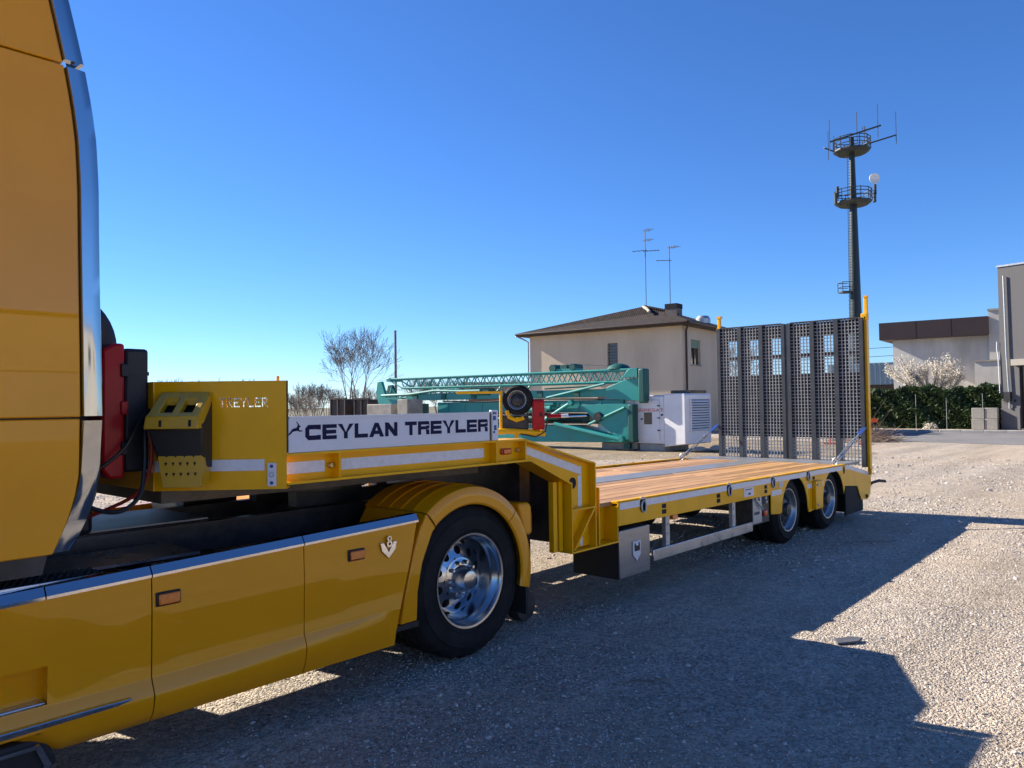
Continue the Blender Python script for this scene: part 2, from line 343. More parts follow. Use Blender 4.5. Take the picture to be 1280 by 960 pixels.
def child_copy(src, parent, loc):
    c = src.copy(); COL.objects.link(c); c.parent = parent; c.location = loc; return c

# block letters made of non-overlapping quads in a unit box, stroke t
def letter(ch, w, h, t):
    q = []
    def r(x0, x1, y0, y1): q.append([(x0,y0),(x1,y0),(x1,y1),(x0,y1)])
    m = h*0.5; c = t*0.75
    if ch in 'CG':
        q += [[(c,h-t),(t,h-t),(w,h-t),(w,h),(c,h)], [(0,c),(t,t),(t,h-t),(0,h-c)], [(0,h-c),(t,h-t),(c,h)], [(0,c),(c,0),(t,t)], [(c,0),(w,0),(w,t),(t,t)]]
        q[0] = [(t,h-t),(w,h-t),(w,h),(c,h)]
        if ch == 'G':
            q[4] = [(c,0),(w,0),(w-t,t),(t,t)]; q.append([(w,0),(w,m),(w-t,m),(w-t,t)]); r(w*0.55, w-t, m-t*0.8, m)
        else:
            r(w-t, w, h*0.68, h-t); r(w-t, w, t, h*0.32)
    elif ch == 'E':
        r(0,t,0,h); r(t,w,h-t*0.85,h); r(t,w*0.96,m-t*0.42,m+t*0.42); r(t,w,0,t*0.85)
    elif ch == 'L': r(0,t,0,h); r(t,w,0,t*0.9)
    elif ch == 'T': r(0,w,h-t*0.9,h); r((w-t)/2,(w+t)/2,0,h-t*0.9)
    elif ch == 'Y':
        a = (w-t)/2; b = (w+t)/2; r(a,b,0,m*0.85)
        q += [[(a,m*0.85),(w/2,m*0.85),(t*1.05,h),(-t*0.15,h)], [(w/2,m*0.85),(b,m*0.85),(w+t*0.15,h),(w-t*1.05,h)]]
    elif ch == 'A':
        k = t*1.1
        q += [[(-t*0.1,0),(k,0),(w/2,h-t*0.9),(w/2,h),(w/2-t*0.55,h)], [(w-k,0),(w+t*0.1,0),(w/2+t*0.55,h),(w/2,h),(w/2,h-t*0.9)]]
        y0, y1 = h*0.2, h*0.2+t*0.8
        f = lambda y: k+(w/2-k)*y/(h-t*0.9)
        q.append([(f(y0),y0),(w-f(y0),y0),(w-f(y1),y1),(f(y1),y1)])
    elif ch == 'N':
        r(0,t,0,h); r(w-t,w,0,h); q.append([(t,h),(t,h-t*1.5),(w-t,0),(w-t,t*1.5)])
    elif ch == 'R':
        r(0,t,0,h); r(t,w-t*0.3,h-t*0.85,h); q.append([(w-t*0.3,h),(w-t*0.3,h-t*0.85),(w,h-t*1.1),(w,h-t*0.4)])
        r(w-t,w,h*0.5,h-t*1.1); r(t,w-t,h*0.38,h*0.38+t*0.8); q.append([(w-t,h*0.38),(w,h*0.46),(w,h*0.5),(w-t,h*0.5)])
        q.append([(w-t*1.15,h*0.38),(w-t*0.1,h*0.38),(w,0),(w-t*1.05,0)])
    return q
def lettering(text, x0, x1, z0, z1, fn, t=0.24, gap=0.16, space=0.45, rel={}):
    """prisms for each letter, mapped by fn(x, z, o)"""
    widths = [space if c == ' ' else rel.get(c, 1.0) for c in text]
    tot = sum(widths)+gap*(len(text)-1); k = (x1-x0)/tot; x = x0; res = []; h = z1-z0
    for c, w in zip(text, widths):
        if c != ' ':
            mb = MB()
            for poly in letter(c, w*k, h, t*h):
                n = len(poly)
                vs = [fn(x+a, z0+b, 0.0) for a, b in poly]+[fn(x+a, z0+b, 1.0) for a, b in poly]
                mb.add(vs, [tuple(range(n)), tuple(range(2*n-1, n-1, -1))]+[(i, (i+1) % n, n+(i+1) % n, n+i) for i in range(n)])
            res.append(mb)
        x += (w+gap)*k
    return res

# ================================================================== SETTING
g = MB(); g.add([(-1500,-1500,0),(1500,-1500,0),(1500,1500,0),(-1500,1500,0)], [(0,1,2,3)])
tag(g.build('gravel_yard', 'gravel', smooth=0), 'pale crushed limestone gravel yard', None, kind='structure')
d = MB(); pts = []
for k in range(40):
    a = 2*math.pi*k/40; rr = 1+0.10*math.sin(3*a)+0.06*math.sin(7*a+1)
    pts.append((26+9.5*rr*math.cos(a), 20+11*rr*math.sin(a)))
d.add([(x, y, 0.004) for x, y in pts], [tuple(range(40))])
tag(d.build('dirt_ground', 'dirt', smooth=0), 'straw coloured rough ground under the crane and generator', kind='structure')
rd = MB(); rd.add([(33.2,-60,0.005),(44.2,-60,0.005),(44.8,9,0.005),(43.6,14,0.005),(42.0,19,0.005),(37.0,12.0,0.005),(34.0,9.2,0.005),(33.0,5,0.005)], [tuple(range(8))])
tag(rd.build('road', 'asphalt', smooth=0), 'worn grey asphalt lane along the hedge', kind='structure')
kb = MB()
for y in np.arange(-20, 16, 1.0): kb.box(44.6-max(0, (y-9))*0.22, 44.78-max(0, (y-9))*0.22, y, y+0.99, 0, 0.12)
tag(kb.build('pavement_kerb', 'kerb', bevel=0.015), 'low concrete kerb between lane and hedge', kind='structure')

fd = MB(); fd.add([(-900,62,0.004),(70,62,0.004),(95,40,0.004),(110,-300,0.004),(1500,-300,0.004),(1500,1500,0.004),(-900,1500,0.004)], [tuple(range(7))])
tag(fd.build('field', 'soil', smooth=0), 'brown winter field reaching the horizon', kind='structure')
# loose stones: too many to count, one object
rng = np.random.default_rng(3)
N = 190000
u = rng.random(N); ang = YAW+rad(1)+(rng.random(N)-0.5)*rad(96)
rad_ = 2.6*(26/2.6)**(u**0.92)
px_, py_ = rad_*np.cos(ang), rad_*np.sin(ang)
# clumpy: drop stones in packed, worn bands
wv = np.sin(px_*1.3+0.7*np.sin(py_*1.1))*np.sin(py_*0.9+1.3)+0.4*np.sin(px_*4.1+py_*3.3)
keep = rng.random(N) < np.clip(0.5+0.55*wv, 0.08, 1.0)
px_, py_, rad_ = px_[keep], py_[keep], rad_[keep]
me = bpy.data.meshes.new('loose_gravel'); me.from_pydata([(float(a), float(b), 0.001) for a, b in zip(px_, py_)], [], [])
at = me.attributes.new('size', 'FLOAT', 'POINT')
sz = (0.0027+0.0060*rng.random(len(px_))**2.2)*np.clip(rad_/6.0, 0.9, 2.8)
big = rng.random(len(px_)) < 0.035; sz[big] *= 2.1
at.data.foreach_set('value', sz.astype(np.float32))
lg = bpy.data.objects.new('loose_gravel', me); COL.objects.link(lg)
tag(lg, 'loose grey and buff gravel stones scattered over the yard', 'gravel', kind='stuff')
ng = bpy.data.node_groups.new('scatter_stones', 'GeometryNodeTree')
ng.interface.new_socket('Geometry', in_out='INPUT', socket_type='NodeSocketGeometry'); ng.interface.new_socket('Geometry', in_out='OUTPUT', socket_type='NodeSocketGeometry')
gi, go = ng.nodes.new('NodeGroupInput'), ng.nodes.new('NodeGroupOutput')
ico = ng.nodes.new('GeometryNodeMeshIcoSphere'); ico.inputs['Radius'].default_value = 1; ico.inputs['Subdivisions'].default_value = 1
sm = ng.nodes.new('GeometryNodeSetMaterial'); sm.inputs['Material'].default_value = M['pebble']
iop = ng.nodes.new('GeometryNodeInstanceOnPoints')
rv = ng.nodes.new('FunctionNodeRandomValue'); rv.data_type = 'FLOAT_VECTOR'; rv.inputs[0].default_value = (-0.5, -0.5, 0); rv.inputs[1].default_value = (0.5, 0.5, 6.28)
rs = ng.nodes.new('FunctionNodeRandomValue'); rs.data_type = 'FLOAT_VECTOR'; rs.inputs[0].default_value = (0.7, 0.6, 0.45); rs.inputs[1].default_value = (1.7, 1.2, 0.9); rs.inputs['Seed'].default_value = 5
na = ng.nodes.new('GeometryNodeInputNamedAttribute'); na.data_type = 'FLOAT'; na.inputs[0].default_value = 'size'
vm = ng.nodes.new('ShaderNodeVectorMath'); vm.operation = 'SCALE'
L = ng.links.new
L(gi.outputs[0], iop.inputs['Points']); L(ico.outputs[0], sm.inputs[0]); L(sm.outputs[0], iop.inputs['Instance'])
L(rv.outputs[0], iop.inputs['Rotation']); L(rs.outputs[0], vm.inputs[0]); L(na.outputs[0], vm.inputs['Scale']); L(vm.outputs[0], iop.inputs['Scale'])
L(iop.outputs[0], go.inputs[0])
md = lg.modifiers.new('scatter', 'NODES'); md.node_group = ng

# ================================================================== WHEELS
def tyre_profile(Rt, Rr, w):
    """closed cross-section (r, y); y=0 is the outer face, +y inboard"""
    h_ = Rt-Rr
    p = [(Rr, 0.03), (Rr+0.02, 0.008), (Rr+h_*0.20, 0.003), (Rr+h_*0.215, -0.001), (Rr+h_*0.24, -0.001), (Rr+h_*0.255, 0.0015), (Rr+h_*0.45, -0.004), (Rr+h_*0.60, -0.002), (Rr+h_*0.615, -0.006), (Rr+h_*0.635, -0.006), (Rr+h_*0.65, -0.001), (Rt-0.055, 0.006), (Rt-0.018, 0.026), (Rt, 0.05)]
    g = 5; a, b = 0.05, w-0.05
    for k in range(1, g):
        y = a+(b-a)*k/g; p += [(Rt, y-0.007), (Rt-0.014, y-0.005), (Rt-0.014, y+0.005), (Rt, y+0.007)]
    p += [(Rt, w-0.05), (Rt-0.018, w-0.026), (Rt-0.055, w-0.006), (Rr+(Rt-Rr)*0.45, w+0.004), (Rr+0.02, w-0.008), (Rr, w-0.03)]
    return p
def tyre_mesh(Rt, Rr, w, block=False, n=96):
    mb = MB(); prof = tyre_profile(Rt, Rr, w); vs = []; m = len(prof); cnt = n
    for i in range(cnt):
        t = 2*math.pi*i/n; notch = block and (i % 3 == 0)
        for r, y in prof:
            rr = r
            if notch and r > Rt-0.03: rr = Rt-0.024 if y < w*0.32 or y > w*0.68 else r-0.004
            vs.append((rr*math.cos(t), y, rr*math.sin(t)))
    fs = [(i*m+k, i*m+(k+1) % m, ((i+1) % n)*m+(k+1) % m, ((i+1) % n)*m+k) for i in range(n) for k in range(m)]
    return mb.add(vs, fs)
def holed_disc(r1, r2, n, rh, yf, seg=16):
    """annular disc with n round holes; yf(r) gives the dish depth"""
    mb = MB(); rm = (r1+r2)/2; half = math.pi/n
    for k in range(n):
        c0 = 2*math.pi*(k+0.5)/n; inn = []; out = []; lip = []
        for j in range(seg):
            a = 2*math.pi*(j+0.5)/seg; dx, dr = math.cos(a), math.sin(a)
            s = min((half*rm)/abs(dx) if abs(dx) > 1e-6 else 9, ((r2-r1)/2)/abs(dr) if abs(dr) > 1e-6 else 9)
            for L_, sc in ((inn, rh), (out, s)):
                th = c0+dx*sc/rm; r = rm+dr*sc; L_.append((r*math.cos(th), yf(r), r*math.sin(th)))
            th = c0+dx*rh/rm; r = rm+dr*rh; lip.append((r*math.cos(th), yf(r)+0.025, r*math.sin(th)))
        mb.add(inn+out+lip, [(j, (j+1) % seg, seg+(j+1) % seg, seg+j) for j in range(seg)]+[(j, (j+1) % seg, 2*seg+(j+1) % seg, 2*seg+j) for j in range(seg)])
        # corner triangles of the sector
    return mb
def make_wheel(parent, loc, Rt, Rr, w, dish, material, holes, hub=True, block=False, flip=False, name='wheel'):
    """wheel part (tyre mesh) with rim, hub, nuts as sub-parts; local y=0 outer face"""
    wh = tyre_mesh(Rt, Rr-0.012, w, block).build(name, 'tyre', smooth=40)
    wh.parent = parent; wh.location = loc
    if flip: wh.rotation_euler = (0, 0, math.pi)
    r = MB(); R = Rr
    r.lathe([(R+0.014, 0.012), (R+0.012, 0.0), (R-0.002, 0.002), (R-0.012, 0.02), (R-0.018, 0.05), (R-0.03, 0.058), (R-0.036, dish*0.62), (R-0.05, dish-0.012), (R*0.80, dish+0.006)], n=72)
    r.build('rim', material, wh, smooth=50)
    f = lambda q: dish+0.006-0.05*max(0, (R*0.80-q)/(R*0.80-R*0.45))
    hd = holed_disc(R*0.45, R*0.80, 10 if holes else 8, R*0.095, f)
    hd.build('rim_disc', material if hub else 'blacksteel', wh, smooth=50)
    MB().lathe([(R*0.90, dish+0.03), (0.0, dish+0.03)], n=32).build('brake_drum', 'blacksteel', wh)
    hb = MB(); d0 = f(R*0.45)
    if hub:
        hb.lathe([(R*0.46, d0), (R*0.40, d0-0.004), (R*0.36, d0-0.012), (R*0.30, d0-0.014), (R*0.28, d0-0.05), (R*0.22, d0-0.085), (R*0.20, d0-0.10), (R*0.10, d0-0.108), (0.0, d0-0.108)], n=40)
    else:
        hb.lathe([(R*0.46, d0), (R*0.36, d0-0.006), (R*0.34, d0-0.03), (R*0.28, d0-0.05), (0.0, d0-0.055)], n=32)
    hb.build('hub', material if hub else 'blacksteel', wh, smooth=40)
    if hub:
        nm = None
        for k in range(10):
            a = 2*math.pi*k/10
            if nm is None:
                nm = MB().lathe([(0.0, -0.034), (0.010, -0.034), (0.014, -0.026), (0.015, 0.0)], n=8).build('wheel_nut', 'chrome', wh); o = nm
            else: o = child_copy(nm, wh, (0,0,0))
            o.location = (R*0.375*math.cos(a), d0-0.008, R*0.375*math.sin(a))
    return wh

# ================================================================== TRACTOR TRUCK
Y0 = 3.636; YF = 6.186; YC = (Y0+YF)/2
T = thing('tractor_truck', 'golden yellow truck tractor with chrome cab edge and side skirts', 'truck', (1.5, YC, 0), world=True)
# --- cab: stacked side panels with open joints
ZX = [(1.085,1.165),(1.15,1.195),(1.22,1.222),(1.32,1.252),(1.42,1.268),(1.667,1.272),(2.0,1.268),(2.2,1.264),(2.46,1.26),(2.7,1.257),(2.9,1.247),(3.05,1.228),(3.21,1.20),(3.36,1.168),(3.5,1.137),(3.65,1.09),(3.80,1.02)]
ZO = [(1.085,1.245),(1.15,1.285),(1.22,1.315),(1.32,1.345),(1.42,1.358),(1.667,1.36),(2.0,1.352),(2.2,1.347),(2.46,1.343),(2.7,1.341),(2.9,1.331),(3.05,1.312),(3.21,1.283),(3.36,1.25),(3.5,1.217),(3.65,1.17),(3.80,1.10)]
def interp(tab, z):
    for (a, x), (b, y) in zip(tab, tab[1:]):
        if a <= z <= b: return x+(y-x)*(z-a)/(b-a)
    return tab[0][1] if z < tab[0][0] else tab[-1][1]
def cab_slice(z0, z1, ya, yb, xf0, inset=0.0, n=14):
    pts = [(xf0(z0), z0)]
    for k in range(n+1):
        z = z0+(z1-z0)*k/n; pts.append((interp(ZX, z)-0.006-inset, z))
    pts.append((xf0(z1), z1)); return pts
front = lambda z: -1.02+0.10*max(0, z-2.0)
for (za, zb, ya) in ((1.085,1.664,3.664),(1.671,3.212,3.658),(3.220,3.80,3.662)):
    p = MB().prism(cab_slice(za, zb, 0, 0, front), ya, ya+0.05)
    p.build('side_panel', 'gold', T, bevel=0.006)
    p = MB().prism(cab_slice(za, zb, 0, 0, front), 2*YC-ya-0.05, 2*YC-ya)
    p.build('side_panel', 'gold', T, bevel=0.006)
MB().prism(cab_slice(1.0, 3.79, 0, 0, lambda z: front(z)+0.02, 0.03), 3.70, 2*YC-3.70).build('cab_shell', 'blacksteel', T)
MB().prism([(-0.95,3.80),(1.02,3.80),(0.93,3.93),(-0.55,3.93),(-0.85,3.86)], 3.72, 2*YC-3.72).build('cab_roof', 'gold', T, bevel=0.03)
MB().prism([(-1.04,2.05),(-0.95,2.05),(-0.86,3.25),(-0.95,3.25)], 3.85, 2*YC-3.85).build('windscreen', 'glass', T, bevel=0.01)
MB().prism([(-1.12,0.42),(-0.98,0.42),(-0.98,1.95),(-1.06,1.95)], 3.66, 2*YC-3.66).build('front_grille', 'black', T, bevel=0.03)
MB().box(-0.80,0.02,3.648,3.656,2.15,2.85).build('door_window', 'glass', T, bevel=0.004)
for side in (0, 1):
    def trim(z0, z1):
        n = 26; vs = []; fs = []
        for k in range(n+1):
            z = z0+(z1-z0)*k/n; a, b = interp(ZX, z), interp(ZO, z); wv = 0.0015*math.sin(z*9.0)+(0.004*math.sin(z*17.0) if z < 1.66 else 0); dy = 0.11*max(0.0, 1.655-z)
            row = [(a, 3.66), (a+0.006, 3.650), ((a+b)/2, 3.6495+wv), (b-0.008, 3.653), (b, 3.664), (b, 3.80), (b-0.02, 3.80), (b-0.02, 3.69), (a, 3.69)]
            row = [(x, y+dy) for x, y in row]; vs += [(x, y if side == 0 else 2*YC-y, z) for x, y in row]
        m = 9
        for k in range(n):
            fs += [(k*m+j, k*m+(j+1) % m, (k+1)*m+(j+1) % m, (k+1)*m+j) for j in range(m)]
        fs += [tuple(range(m)), tuple(range(n*m+m-1, n*m-1, -1))]
        return MB().add(vs, fs)
    for a, b in ((1.085,1.655),(1.675,3.205),(3.235,3.80)):
        trim(a, b).build('chrome_edge_trim', 'trim', T, smooth=50)
# --- skirts: lofted panels with crease
def ztop(x): return 0.915+(x-0.958)*0.0353
def skirt(x0, x1, side=0, cut=None, n=24, recess=None):
    vs = []; fs = []
    xs_ = [x0+(x1-x0)*k/n for k in range(n+1)]
    if recess:
        j = min(range(n+1), key=lambda i: abs(xs_[i]-recess)); xs_[j] = recess
    for k in range(n+1):
        x = xs_[k]
        tp = min(1, max(0, (3.06-x)/1.1))**0.7 if x < 3.06 else 0
        zc = 0.455+0.02*min(1, max(0, (x-1.5)/1.5)); d = 0.032*tp
        zb = 0.245
        if cut and x < cut:
            q = (cut-x)/0.20; zb = min(0.345, 0.245+0.11*min(1, q))
        zt = ztop(x)
        prof = [(0.055, zt-0.004), (0.0, zt-0.004), (-0.006, zt-0.18), (-0.003, 0.628), (0.0, zc+0.012), (-0.003, zc), (-d, zc-0.062*max(tp, 0.15)), (-d-0.002, zc-0.085), (-d*0.8+0.008, max(zb+0.06, zc-0.15)), (0.022, zb+0.012), (0.05, zb), (0.06, zb+0.01)]
        for a, z in prof: vs.append((x, Y0+0.004+a if side == 0 else YF-0.004-a, z))
    m = 12
    for k in range(n):
        for j in range(m):
            if recess and j == 3 and xs_[k+1] <= recess+1e-6: continue
            fs.append((k*m+j, k*m+(j+1) % m, (k+1)*m+(j+1) % m, (k+1)*m+j))
    if not recess: fs += [tuple(range(m)), tuple(range(n*m+m-1, n*m-1, -1))]
    return MB().add(vs, fs)
skirt(-0.15, 0.10).build('side_skirt', 'gold', T, smooth=28)
skirt(0.106, 1.5605, cut=1.19, n=44, recess=1.132).build('side_skirt', 'gold', T, smooth=28)
MB().box(0.11,1.132,3.70,3.86,0.6285,0.640).build('step_recess', 'gold', T)
MB().box(0.11,1.14,3.862,3.87,0.45,0.64).build('step_recess', 'gold', T)
MB().box(1.134,1.14,3.645,3.862,0.45,0.64).build('step_recess', 'gold', T)
MB().box(0.30,1.13,3.648,3.86,0.455,0.478).build('step_tread', 'alu', T, bevel=0.006)
skirt(1.5665, 2.374, n=20).build('side_skirt', 'gold', T, smooth=28)
# rear skirt ends in the fender: trailing edge leans forward
rk = skirt(2.380, 3.20, n=30)
def lean(x, y, z):
    if x > 2.9:
        lim = 3.02+0.17*max(0, min(1, (z-0.36)/0.62)); x = 2.9+(x-2.9)*(lim-2.9)/0.30
    return (x, y, z)
rk.map(lean).build('side_skirt', 'gold', T, smooth=28)
skirt(-0.15, 3.05, side=1, n=40).build('side_skirt', 'gold', T, smooth=28)
# shiny top rail
for a, b in ((0.0,1.12),(1.126,1.560),(1.566,2.374),(2.380,3.195)):
    vs = []; 
    for x in (a, b):
        z = ztop(x); vs += [(x, 3.630, z-0.014), (x, 3.630, z-0.001), (x, 3.633, z+0.003), (x, 3.655, z+0.036), (x, 3.70, z+0.038), (x, 3.70, z-0.014)]
    MB().add(vs, [(0,1,2,3,4,5),(11,10,9,8,7,6)]+[(i,(i+1) % 6,6+(i+1) % 6,6+i) for i in range(6)]).build('top_rail', 'chrome', T)
# chrome strip and exhaust
cs = MB().prism([(0.80,0.383),(1.40,0.392),(1.462,0.404),(1.455,0.410),(1.35,0.412),(0.80,0.412)], 3.588, 3.634)
cs.build('chrome_strip', 'chrome', T, bevel=0.006)
ex = MB(); 
ex.prism([(0.85,0.13),(1.11,0.13),(1.175,0.22),(1.125,0.335),(0.85,0.335)], 3.652, 3.90).build('exhaust_housing', 'black', T, bevel=0.01)
ex = MB()
o_ = [(0.86,0.145),(1.09,0.145),(1.145,0.22),(1.10,0.315),(0.86,0.315)]; i_ = [(0.88,0.165),(1.075,0.165),(1.118,0.22),(1.085,0.298),(0.88,0.298)]
vs = [(x, 3.622, z) for x, z in o_]+[(x, 3.626, z) for x, z in i_]+[(x, 3.651, z) for x, z in o_]+[(x, 3.649, z) for x, z in i_]
ex.add(vs, [(k,(k+1) % 5,5+(k+1) % 5,5+k) for k in range(5)]+[(k,(k+1) % 5,10+(k+1) % 5,10+k) for k in range(5)]+[(5+k,5+(k+1) % 5,15+(k+1) % 5,15+k) for k in range(5)])
ex.build('exhaust_tip', 'chrome', T)
# marker lamps and badge
for x, z in ((1.638,0.815),(2.721,0.85)):
    lb = MB().box(x-0.058,x+0.058,3.624,3.640,z-0.033,z+0.033).build('side_marker', 'black', T, bevel=0.006)
    MB().box(x-0.050,x+0.050,3.612,3.6245,z-0.025,z+0.025).build('lens', 'amber', lb, bevel=0.006)
bx, bz = 2.952, 0.862
vb = MB().prism([(bx-0.062,bz+0.028),(bx-0.036,bz+0.028),(bx-0.0,bz-0.032),(bx+0.036,bz+0.028),(bx+0.062,bz+0.028),(bx+0.052,bz-0.02),(bx+0.0,bz-0.068),(bx-0.052,bz-0.02)], 3.622, 3.636)
vb.build('badge', 'chrome', T, bevel=0.002)
for dz, r in ((0.050,0.0165),(0.019,0.0195)):
    MB().lathe([(r, -0.008), (r, 0.006), (r*0.5, 0.006), (r*0.5, -0.008)], c=(bx, 3.622, bz+dz), n=20, closed=True).build('badge', 'chrome', T)
# chassis, catwalk, tanks
for y in (4.47, 5.28):
    c = MB(); c.box(0.2,4.55,y,y+0.075,0.74,0.76); c.box(0.2,4.55,y,y+0.075,1.0,1.02); c.box(0.2,4.55,y+(0 if y > 5 else 0.06),y+(0.015 if y > 5 else 0.075),0.76,1.0)
    c.build('chassis_rail', 'blacksteel', T)
for x in (1.55,2.35,3.2,4.4): MB().box(x,x+0.10,4.545,5.28,0.80,0.98).build('cross_member', 'blacksteel', T)
MB().box(1.15,2.3,4.56,5.26,1.024,1.034).build('catwalk_plate', 'treadplate', T)
MB().box(1.15,1.95,3.95,4.40,0.935,0.948).build('catwalk_plate', 'alu', T)
tm = MB(); tm.box(0.90,1.40,3.715,3.93,0.935,0.955)
for i in range(16):
    for j in range(6):
        x, y = 0.93+0.03*i, 3.735+0.034*j
        tm.box(x-0.008+(j % 2)*0.012,x+0.006+(j % 2)*0.012,y-0.009,y+0.009,0.955,0.962)
tm.build('step_mat', 'black', T)
MB().box(0.90,1.42,3.702,3.714,0.925,0.965).build('step_edge', 'alu', T, bevel=0.003)
for x0, x1 in ((1.5,2.25),(2.33,3.0)):
    tk = MB(); R = 0.27
    prof = [(0.0,x0),(R*0.8,x0),(R,x0+0.04),(R,x1-0.04),(R*0.8,x1),(0.0,x1)]
    tk.lathe(prof, c=(0,4.03,0.66), n=36, ax='x').build('fuel_tank', 'black', T, smooth=40)
    for q in (0.25, 0.75):
        x = x0+(x1-x0)*q
        MB().lathe([(R+0.004,x-0.025),(R+0.010,x-0.02),(R+0.010,x+0.02),(R+0.004,x+0.025)], c=(0,4.03,0.66), n=36, ax='x').build('tank_strap', 'blacksteel', T)
# far-side boxes added to keep sun off the ground under the chassis
MB().box(1.40,1.71,5.52,6.14,0.45,2.0).build('tall_sun_blocker', 'blacksteel', T, bevel=0.02)
MB().box(2.62,3.04,5.55,6.12,0.45,1.20).build('low_sun_blocker', 'black', T, bevel=0.02)
# fifth wheel
fwp = MB(); fwp.lathe([(0.0,0.0),(0.46,0.0),(0.46,0.035),(0.0,0.035)], c=(3.2,YC,1.13), n=32, ax='z')
fwp.build('fifth_wheel', 'blacksteel', T)
for y in (4.60,5.12): MB().box(2.95,3.5,y,y+0.1,1.02,1.13).build('fifth_wheel_bracket', 'blacksteel', T)
# air intake behind the cab, ribbed
ai = MB(); R = 0.30
prof = []
for k in range(9):
    y = 4.30+0.05*k; prof += [(R, y), (R, y+0.03), (R-0.012, y+0.035), (R-0.012, y+0.045)]
ai.lathe([(0,4.28),(R-0.03,4.28)]+prof+[(R-0.03,4.77),(0,4.77)], c=(1.365,0,2.03), n=40, ax='y').build('air_intake', 'black', T, smooth=25)
MB().box(1.24,1.56,4.32,4.73,1.05,1.95).build('air_intake', 'black', T, bevel=0.03)
# wheels
WX = 3.715; WZ = 0.518
make_wheel(T, (WX-1.5, 3.690-YC, WZ), 0.520, 0.305, 0.315, 0.155, 'rim', True, True, True)
make_wheel(T, (WX-1.5, 4.035-YC, WZ), 0.520, 0.305, 0.30, 0.10, 'rimgrey', False, False, True, name='wheel')
make_wheel(T, (WX-1.5, YF-0.054-YC, WZ), 0.520, 0.305, 0.315, 0.155, 'rim', True, True, True, flip=True)
make_wheel(T, (WX-1.5, YF-0.40-YC, WZ), 0.520, 0.305, 0.30, 0.10, 'rimgrey', False, False, True, flip=True)
make_wheel(T, (-0.15-1.5, 3.69-YC, WZ), 0.520, 0.305, 0.315, 0.06, 'rim', True, True, False)
make_wheel(T, (-0.15-1.5, YF-0.054-YC, WZ), 0.520, 0.305, 0.315, 0.06, 'rim', True, True, False, flip=True)
MB().tube((WX,3.95,WZ),(WX,YF-0.3,WZ),0.11,16).build('drive_axle', 'blacksteel', T)
# rear fender: three sections
def fender(a0, a1, side, ridge=True, n=22):
    Ro, Ri = 0.632, 0.508; mb = MB()
    prof = [(Ri, 0.012), (Ri+0.012, 0.0), (Ri+0.05, -0.004), (Ro-0.035, 0.0), (Ro-0.008, 0.014), (Ro, 0.045), (Ro+0.002, 0.13), (Ro+0.008, 0.14), (Ro+0.002, 0.15), (Ro+0.002, 0.25), (Ro+0.008, 0.26), (Ro+0.002, 0.27), (Ro+0.002, 0.37), (Ro+0.008, 0.38), (Ro+0.002, 0.39), (Ro+0.002, 0.49), (Ro+0.008, 0.50), (Ro+0.002, 0.51), (Ro, 0.64), (Ro-0.012, 0.64), (Ro-0.012, 0.06), (Ri+0.02, 0.02)]
    prof = [(r, (3.640+y) if side == 0 else (2*YC-3.640-y)) for r, y in prof]
    return mb.lathe(prof, c=(WX-0.045, 0, 0.528), n=n, ax='y', a0=a0, a1=a1, closed=True)
for side in (0, 1):
    fender(rad(43), rad(128), side).build('fender_section', 'gold', T, smooth=30)
    fender(rad(-14), rad(42.3), side).build('fender_section', 'gold', T, smooth=30)
    # straight front section below the arch
    ya, yb = (3.640, 4.28) if side == 0 else (2*YC-4.28, 2*YC-3.640)
    pts = [(3.055,0.372),(3.185,0.372),(3.195,0.55),(3.235,0.72),(3.322,0.90),(3.352,0.934)]
    cx_, cz_ = WX-0.045, 0.528
    pts2 = [(cx_+0.632*math.cos(rad(129)), cz_+0.632*math.sin(rad(129))), (3.215,0.93),(3.165,0.80),(3.11,0.60)]
    a_ = (cx_+0.508*math.cos(rad(129)), cz_+0.508*math.sin(rad(129)))
    pl = MB().prism(pts[:-1]+[a_]+pts2, ya if side == 0 else yb-0.03, ya+0.03 if side == 0 else yb)
    pl.build('fender_section', 'gold', T, bevel=0.008)
    MB().prism([(3.055,0.372),(3.075,0.372),(3.13,0.60),(3.185,0.80),(3.235,0.93),pts2[0],(3.215,0.93),(3.165,0.80),(3.11,0.60)][:6]+pts2[1:], ya+0.03, yb-0.03).build('fender_inner_wall', 'gold', T)
    MB().box(3.02,3.20,ya+0.004,ya+0.09,0.335,0.368).build('skirt_gap', 'black', T)
# rear lamp cluster and mudflap
for side in (0, 1):
    y0, y1 = (3.72, 4.20) if side == 0 else (2*YC-4.20, 2*YC-3.72)
    MB().box(4.31,4.335,y0,y1,0.16,0.52).build('mudflap', 'rubber', T)
    lh = MB().prism([(4.27,0.74),(4.37,0.74),(4.37,0.95),(4.34,0.98),(4.22,0.98)], y0-0.02, y0+0.34).build('tail_lamp', 'gold', T, bevel=0.02)
    MB().box(4.371,4.392,y0,y0+0.30,0.75,0.90).build('lens', 'redlens', lh, bevel=0.006)
# suspension bag and brackets in the dark between axle and chassis
for y in (4.40, 5.2):
    MB().lathe([(0,0),(0.12,0),(0.15,0.06),(0.15,0.16),(0.12,0.22),(0,0.22)], c=(4.15,y+0.05,0.54), n=20, ax='z').build('air_bag', 'rubber', T, smooth=40)

# ================================================================== LOW LOADER TRAILER
L_ = thing('low_loader_trailer', 'yellow two axle gooseneck low loader with raised grey loading ramps', 'trailer', (7.0, YC, 0), world=True)
OX, OY = 7.0, YC
WEB = 0.065
ts = []
def near_far(fn):
    """build a side piece on the near side and its mirror on the far side"""
    fn(lambda y: y, True); fn(lambda y: 2*YC-y, False)
